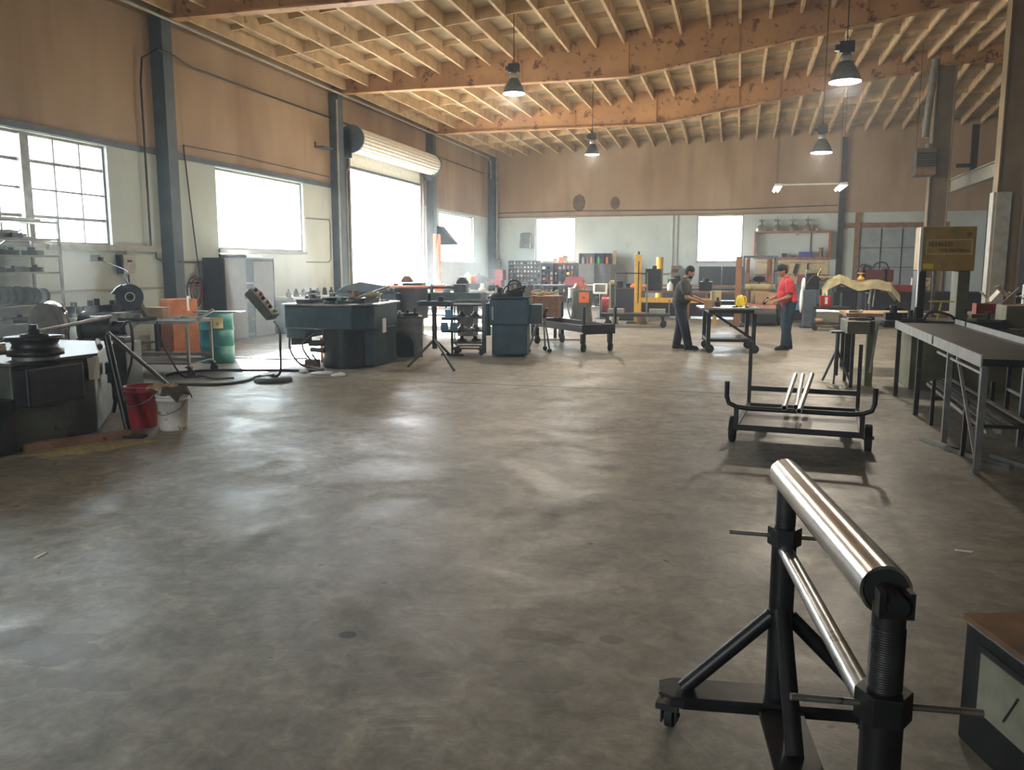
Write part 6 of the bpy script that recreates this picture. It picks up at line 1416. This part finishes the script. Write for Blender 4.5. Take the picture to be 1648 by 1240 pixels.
# ================================================================== the welding table between the two men
r = T('welding_table', 'black steel layout table on casters with diagonal braces, between the two men', 'table', (-.16, 17.2, 0), .12)
hx, hy = .43, .50
MB().bx(-.60, .56, -.62, .62, .855, .885).build('top', MAT['bare_steel'], r); MB().bx(-hx, hx, -hy, hy, .78, .855).build('apron', MAT['black_steel'], r)
for x in (-hx, hx):
    for y in (-hy, hy): beams(MB(), [((x, y, .20), (x, y, .78))], .075).build('leg', MAT['black_steel'], r); caster(r, x, y, .20, .085, .05)
for y in (-hy, hy): MB().bx(-hx+.03, hx-.03, y-.03, y+.03, .22, .28).build('lower_rail', MAT['black_steel'], r)
for x in (-hx, hx): MB().bx(x-.03, x+.03, -hy+.04, hy-.04, .22, .28).build('lower_rail', MAT['black_steel'], r)
for y in (-hy, hy): beams(MB(), [((-hx+.12, y, .76), (hx-.04, y, .30))], .045).build('brace', MAT['black_steel'], r)
MB().bx(-hx+.03, hx-.1, -hy+.03, hy-.03, .285, .30).build('lower_shelf', MAT['grey_steel'], r)
tz_ = .885
def ontab(x, y): v = Matrix.Rotation(.12, 4, 'Z') @ Vector((x, y, 0)); return (-.16+v.x, 17.2+v.y, tz_)
item('drawing_sheet', 'large white drawing sheet spread on the layout table', 'paper', None, MB().bx(-.32, .30, -.35, .3, 0, .004), 'paper', ontab(-.05, -.15), .2)
item('drawing_sheet', 'white paper sheet curling over the right edge of the layout table', 'paper', None, MB().bx(-.15, .13, -.25, .25, 0, .004), 'paper', ontab(.40, .1), .05)
r = T('yellow_jug', 'yellow plastic jug with dark marks standing on the layout table', 'jug', ontab(.22, .05))
MB().lathe([(0, 0), (.075, 0), (.085, .02), (.085, .15), (.06, .21), (.03, .235), (0, .24)], n=24).build('body', MAT['yellow_plastic'], r); MB().tube([(.06, 0, .21), (.10, 0, .19), (.115, 0, .12), (.09, 0, .06)], .012, 8, 4).build('handle', MAT['yellow_plastic'], r)
item('white_tub', 'round cream tub on the layout table behind the held box', 'tub', None, MB().cyl((0, 0, 0), (0, 0, .30), .11, n=24), 'cream_label', ontab(-.22, .45))
item('cardboard_block', 'small brown box on the layout table held by the man in grey', 'box', None, MB().bx(-.09, .10, -.06, .06, 0, .13), 'cardboard', ontab(-.40, -.05), .1)
item('hand_tool', 'black rounded tool on the layout table right of the held box', 'tool', None, MB().cyl((0, 0, 0), (0, 0, .12), .055).cyl((0, 0, .12), (0, 0, .19), .025).ell((.0, 0, .08), (.07, .07, .06)), 'black_steel', ontab(-.24, -.18))
for k in range(4): item('clamp_part', 'small dark clamp part on the layout table near the yellow jug, %s from left' % ordn[k], 'part', 'clamp parts on the layout table', MB().box((0, 0, .015), (.10, .03, .03)).cyl((.03, 0, .03), (.03, 0, .05), .012), ['black_steel', 'bare_steel'][k % 2], ontab(.08+.11*k, -.35+.12*(k % 2)), k)

# ================================================================== people
def person(lab, loc, rz, sh, tr, P, capped=False, beard=False):
    """P: joint positions, +x forward, +y left; the body is one closed surface."""
    r = T('person', lab, 'person', loc, rz)
    V = {k: Vector(v) for k, v in P.items() if k != 'tiltv'}
    b = MB(); hd = V['head']; 
    R3 = Matrix.Rotation(P['tiltv'], 4, 'Y')
    H = lambda x, y, z: hd+(R3 @ Vector((x, y, z)))
    b.ell(hd, (.094, .077, .115), 18, rot=(0, P['tiltv'], 0)); b.ell(H(.035, 0, -.055), (.058, .055, .062), 14)
    b.ell(H(.100, 0, -.018), (.018, .012, .022), 8); b.ell(H(.092, 0, -.058), (.010, .024, .008), 8)
    for s in (-1, 1): b.ell(H(-.008, s*.078, -.012), (.018, .010, .030), 8)
    b.limb(V['neck'], H(-.01, 0, -.06), .056, .050)
    b.limb(V['neck']-Vector((0, 0, .02)), V['chest'], .07, .13); b.ell(V['chest'], (.115, .165, .15)); b.limb(V['chest'], V['hip'], .12, .125); b.ell(V['hip'], (.12, .155, .11))
    for s in ('l', 'r'):
        sg = 1 if s == 'l' else -1
        b.limb(V['chest']+Vector((0, sg*.10, .10)), V['sh_'+s], .06, .058); b.limb(V['sh_'+s], V['el_'+s], .056, .044); b.limb(V['el_'+s], V['wr_'+s], .044, .029)
        hp = V['hip']+Vector((0, sg*.085, -.02)); b.limb(hp, V['kn_'+s], .085, .058); b.limb(V['kn_'+s], V['an_'+s], .055, .038)
        f = V['an_'+s]; b.limb(f+Vector((-.03, 0, -.04)), f+Vector((.15, sg*.02, -.055)), .035, .028)
        # hand: palm, four unequal fingers, thumb
        d = (V['wr_'+s]-V['el_'+s]).normalized(); w = V['wr_'+s]; side = Vector((0, -sg, 0)); up = d.cross(side).normalized(); side = up.cross(d).normalized()
        if side.y*(-sg) < 0: side = -side
        b.limb(w, w+d*.075, .027, .030)
        for k, (off, ln) in enumerate(((.030, .070), (.011, .078), (-.009, .072), (-.028, .056))):
            p0 = w+d*.080+side*off; p1 = p0+d*ln*.5-Vector((0, 0, .008)); p2 = p1+d*ln*.42-Vector((0, 0, .022)); b.limb(p0, p1, .010, .009, 8); b.limb(p1, p2, .009, .0075, 8)
        t0 = w+d*.025+side*.026; t1 = t0+side*.028+d*.028; b.limb(t0, t1, .012, .010, 8); b.limb(t1, t1+d*.03-Vector((0, 0, .01)), .010, .008, 8)
    b.build('body', MAT['skin'], r, remesh=.009, smooth=3)
    for s in (-1, 1):
        MB().ell(H(.084, s*.030, .008), (.010, .011, .009), 8).build('eye', MAT['paper'], r); 
    MB().ell(H(.0865, -.035, .030), (.01, .02, .004), 8).ell(H(.0865, .035, .030), (.01, .02, .004), 8).build('eyebrows', MAT['hair'], r)
    # hair
    h = MB(); h.ell(H(-.014, 0, .028), (.098, .084, .104), 18); h.ell(H(-.045, 0, -.02), (.066, .076, .085), 14)
    ho = h.build('hair', MAT['hair'], r, remesh=.010, smooth=2)
    if beard: MB().ell(H(.045, 0, -.085), (.055, .055, .042), 12).build('beard', MAT['hair'], r)
    if capped:
        c = MB(); c.ell(H(-.008, 0, .050), (.110, .094, .088), 18); c.ell(H(.10, 0, .035), (.075, .07, .012), 14); c.build('cap', MAT['cap'], r, remesh=.009, smooth=1)
    # shirt
    s_ = MB(); s_.ell(V['chest'], (.155, .205, .18), 18); s_.limb(V['chest'], V['hip']+Vector((0, 0, .02)), .170, .165, 18); s_.ell(V['hip']+Vector((0, 0, .03)), (.175, .195, .13), 18)
    s_.ell(V['chest']-Vector((-.02, 0, .16)), (.17, .185, .17), 16)
    s_.limb(V['neck']+Vector((-.005, 0, -.045)), V['chest'], .078, .15)
    for s in ('l', 'r'):
        sg = 1 if s == 'l' else -1
        s_.limb(V['chest']+Vector((0, sg*.09, .11)), V['sh_'+s], .085, .088)
        m_ = V['sh_'+s].lerp(V['el_'+s], .82); s_.cyl(V['sh_'+s], m_, .088, .080, 16)
    s_.build('shirt', MAT[sh], r, remesh=.013, smooth=4)
    c = MB(); c.lathe([(.066, 0), (.070, .012), (.060, .030), (.052, .030), (.058, .0)], V['neck']+Vector((-.003, 0, .0)), 20); c.build('collar', MAT[sh], r)
    t = MB(); t.ell(V['hip']-Vector((0, 0, .03)), (.145, .172, .12), 16)
    for s in ('l', 'r'):
        sg = 1 if s == 'l' else -1; hp = V['hip']+Vector((0, sg*.085, -.03))
        t.limb(hp, V['kn_'+s], .122, .096, 16); t.cyl(V['kn_'+s], V['an_'+s]+Vector((0, 0, -.02)), .096, .086, 16); t.ell(V['kn_'+s], .096)
    t.build('trousers', MAT[tr], r, remesh=.013, smooth=4)
    for s in ('l', 'r'):
        sg = 1 if s == 'l' else -1; f = V['an_'+s]; k = MB()
        k.limb(f+Vector((-.04, 0, -.035)), f+Vector((.06, sg*.008, -.04)), .050, .046, 12); k.limb(f+Vector((.06, sg*.008, -.04)), f+Vector((.165, sg*.02, -.052)), .046, .034, 12)
        k.box(f+Vector((.06, sg*.01, -.078)), (.29, .09, .022)); k.build('shoe', MAT['shoe'], r, remesh=.010, smooth=1)
    return r
A = .091
person('bearded man in dark grey polo shirt and dark trousers, left of the layout table', (-1.10, 17.35, 0), .05, 'shirt_grey', 'jeans',
       dict(head=(.15, 0, 1.575), neck=(.055, 0, 1.43), chest=(.03, 0, 1.24), hip=(-.03, 0, .95), tiltv=.42,
            sh_l=(.03, .19, 1.345), sh_r=(.04, -.19, 1.345), el_l=(.15, .25, 1.09), el_r=(.10, -.25, 1.07), wr_l=(.38, .17, 1.01), wr_r=(.34, -.12, .985),
            kn_l=(-.02, .10, .50), kn_r=(.06, -.11, .50), an_l=(-.09, .10, A), an_r=(.16, -.14, A)), beard=True)
person('man in red t-shirt, dark cap and jeans, right of the layout table', (.98, 17.75, 0), PI+.25, 'shirt_red', 'jeans_blue',
       dict(head=(.13, 0, 1.60), neck=(.05, 0, 1.455), chest=(.02, 0, 1.26), hip=(-.03, 0, .96), tiltv=.35,
            sh_l=(.03, .20, 1.365), sh_r=(.03, -.20, 1.365), el_l=(.05, .27, 1.09), el_r=(.08, -.26, 1.09), wr_l=(.26, .20, 1.0), wr_r=(.30, -.16, 1.03),
            kn_l=(.02, .11, .50), kn_r=(-.01, -.10, .50), an_l=(.06, .14, A), an_r=(-.10, -.12, A)), capped=True)
item('black_gauge', 'black hand tool held by the man in red', 'tool', None, MB().box((0, 0, 0), (.05, .05, .17), rot=(0, .5, 0)).cyl((-.05, 0, -.06), (.0, 0, .02), .03), 'black_steel', (.565, 17.80, .985))
q = AT(1263, 500, 27.0)
r = T('blue_cabinet', 'low blue grey cabinet on the floor behind the man in red', 'cabinet', (1.55, 26.9, 0))
MB().bx(-.12, .75, -.3, .4, .36, .68).build('upper_box', MAT['blue_panel'], r, bevel=.01); MB().bx(-.08, .70, -.25, .35, .05, .36).build('lower_frame', MAT['dark_cabinet'], r)
for x in (-.04, .66): MB().bx(x-.03, x+.03, -.2, .3, 0, .05).build('foot', MAT['black_steel'], r)
# ================================================================== loose clutter on and around the machines
def gadget(k):
    m = MB()
    if k == 0: m.box((0, 0, .05), (.22, .16, .10)).cyl((0, 0, .10), (0, 0, .20), .05).cyl((-.12, 0, .15), (.12, 0, .15), .018)
    elif k == 1: m.lathe([(0, 0), (.11, 0), (.11, .03), (.08, .045), (.11, .06), (.11, .085), (0, .085)], n=20)
    elif k == 2: m.cyl((-.2, 0, .03), (.2, 0, .03), .03).box((.1, 0, .07), (.08, .1, .08))
    elif k == 3: m.prism([(-.14, 0), (-.14, .06), (-.04, .16), (.06, .16), (.14, .06), (.14, 0)], -.06, .06, 'xz')
    elif k == 4: m.box((0, 0, .015), (.32, .12, .03), rz=.3).cyl((.05, 0, .03), (.05, 0, .12), .02).box((.05, 0, .13), (.12, .03, .02))
    else: m.cyl((0, 0, 0), (0, 0, .16), .045).cyl((0, 0, .16), (0, 0, .2), .025)
    return m
gn = ['clamp_unit', 'grooved_roll', 'bar_clamp', 'wedge_block', 'tee_clamp', 'oil_can']
gc = ['clamp', 'roll', 'clamp', 'block', 'clamp', 'can']
gl_ = ['clamp unit', 'grooved roll', 'round bar clamp', 'wedge block', 'tee handled clamp', 'oil can']
mm_ = [('black_steel', 'black'), ('bare_steel', 'silvery'), ('dark_steel', 'dark'), ('wood_plank', 'brown'), ('teal_paint', 'dark teal'), ('pale_grey', 'pale grey')]
def scatter(spots, where, grp, seed):
    for i, (x, y, z) in enumerate(spots):
        k = (i*2+seed) % 6; m_, cn = mm_[(i+seed) % 6]
        item(gn[k], '%s %s on %s, %s from left' % (cn, gl_[k], where, ordn[i]), gc[k], grp, gadget(k), m_, (x, y, z), i*1.1+seed)
scatter([(-7.22, 13.2, 1.076), (-6.95, 13.45, 1.076), (-6.75, 13.1, 1.076), (-6.45, 13.3, 1.076), (-6.3, 12.6, 1.076), (-6.15, 13.7, 1.076)], 'the bed of the large teal bender', 'clutter on the large bender', 0)
scatter([(-8.5, 17.2, 1.1), (-7.62, 17.15, 1.11), (-7.35, 17.2, 1.11)], 'the machine behind the large bender', 'clutter on the second bender', 2)
M_ = Matrix.Translation((a_.x, a_.y, 0)) if False else None
q0 = FL(790, 575)
def onblue(x, y): v = Matrix.Rotation(.18, 4, 'Z') @ Vector((x, y, 0)); return (q0.x+v.x, q0.y+v.y, 1.131)
scatter([onblue(.08, .6), onblue(.12, .38), onblue(.35, .62), onblue(.48, .72), onblue(.62, .5)], 'top of the tall blue machine', 'clutter on the blue machine', 1)
scatter([(-7.9, 19.2, 1.29), (-7.3, 19.3, 1.051), (-6.9, 19.25, 1.051), (-6.5, 19.32, 1.26)], 'the long low blue machine', 'clutter on the low blue machine', 3)
scatter([(2.1, 12.52, .956), (2.35, 12.75, .956), (3.3, 12.4, .956)], 'the bed of the band saw', 'clutter on the saw bed', 0)
scatter([(-10.9, 11.55, .281), (-10.9, 12.1, .281), (-10.9, 12.7, .281)], 'the shelf under the low wall bench', 'clutter under the low wall bench', 2)
# black winch-like machine between the left bender and the cart
r = T('black_winch', 'black greasy winch machine behind the left foreground bender', 'machine', (-7.9, 8.95, 0), .3)
MB().bx(-.35, .35, -.25, .25, .0, .72).build('stand', MAT['black_steel'], r, bevel=.01)
MB().cyl((-.22, 0, .90), (.12, 0, .90), .16, n=24).cyl((.12, 0, .90), (.3, 0, .90), .09, n=20).bx(-.3, .3, -.15, .15, .72, .78).build('drum', MAT['dark_steel'], r)
MB().cyl((-.26, 0, .9), (-.22, 0, .9), .22, n=28).build('flywheel', MAT['black_steel'], r)
MB().tube([(.25, -.1, .9), (.4, -.2, 1.0), (.45, -.25, .8), (.4, -.2, .5), (.3, -.28, .1)], .018, 8, 5).build('hose', MAT['cable'], r)
for k, (x, y) in enumerate(((-8.75, 8.9), (-9.1, 9.3))):
    item('round_guard', ['pale faced round guard disc leaning behind the left bender', 'dark round guard disc leaning left of the pale faced one'][k], 'guard', None, MB().cyl((0, -.03, .30), (0, .03, .30), .30, n=32).cyl((0, -.045, .30), (0, -.03, .30), .22, n=32).bx(-.1, .1, -.03, .3, 0, .03).bx(-.02, .02, .25, .3, 0, .45), ['grey_steel', 'black_steel'][k], (x, y, .62))
r = T('crate_stack', 'dark crate under the round guard discs behind the left bender', 'crate', (-8.95, 9.15, 0))
MB().bx(-.5, .5, -.35, .5, 0, .62).build('crate_body', MAT['dark_cabinet'], r); 
# sunlit rags under the bender
for k, (px, py, s_) in enumerate(((515, 603, .16), (545, 606, .13), (490, 600, .10))):
    q = FL(px, py); item('crumpled_rag', ['largest white crumpled rag on the sunlit floor in front of the large bender', 'right white crumpled rag on the floor in front of the large bender', 'small white crumpled rag left of the others in front of the bender'][k], 'rag', None, MB().ell((0, 0, .02), (s_, s_*.7, .03), 9).ell((s_*.6, .05, .02), (s_*.6, s_*.4, .035), 8, rot=(.2, .1, .5)), 'paper', (q.x, q.y, 0), k)
for k, (px, py) in enumerate(((1162, 664), (66, 895), (1552, 888))):
    q = FL(px, py); item('paper_scrap', ['tiny white scrap on the floor left of the pipe cart', 'tiny white scrap on the floor at the left edge', 'tiny white scrap on the floor at the right edge'][k], 'scrap', None, MB().prism([(-.05, -.012), (.05, -.008), (.045, .012), (-.04, .014)], 0, .006, 'xy'), 'paper', (q.x, q.y, 0), k*1.3+.4)
# thin bluish haze filling the hall, also standing in for lens glare
hz = bpy.data.materials.new('haze'); hz.use_nodes = True; nt = hz.node_tree; nt.nodes.remove(nt.nodes['Principled BSDF'])
vs_ = nt.nodes.new('ShaderNodeVolumeScatter'); vs_.inputs['Color'].default_value = (.82, .90, 1, 1)
vs_.inputs['Density'].default_value = .0035; vs_.inputs['Anisotropy'].default_value = .55
nt.links.new(vs_.outputs[0], nt.nodes['Material Output'].inputs['Volume'])
hzo = MB().bx(XL-.15, XR+.1, YF-.15, YB+.12, -.1, 9.4).build('haze', hz)
tag(hzo, 'thin haze in the whole hall, also standing in for lens glare by the door', 'haze', kind='stuff')
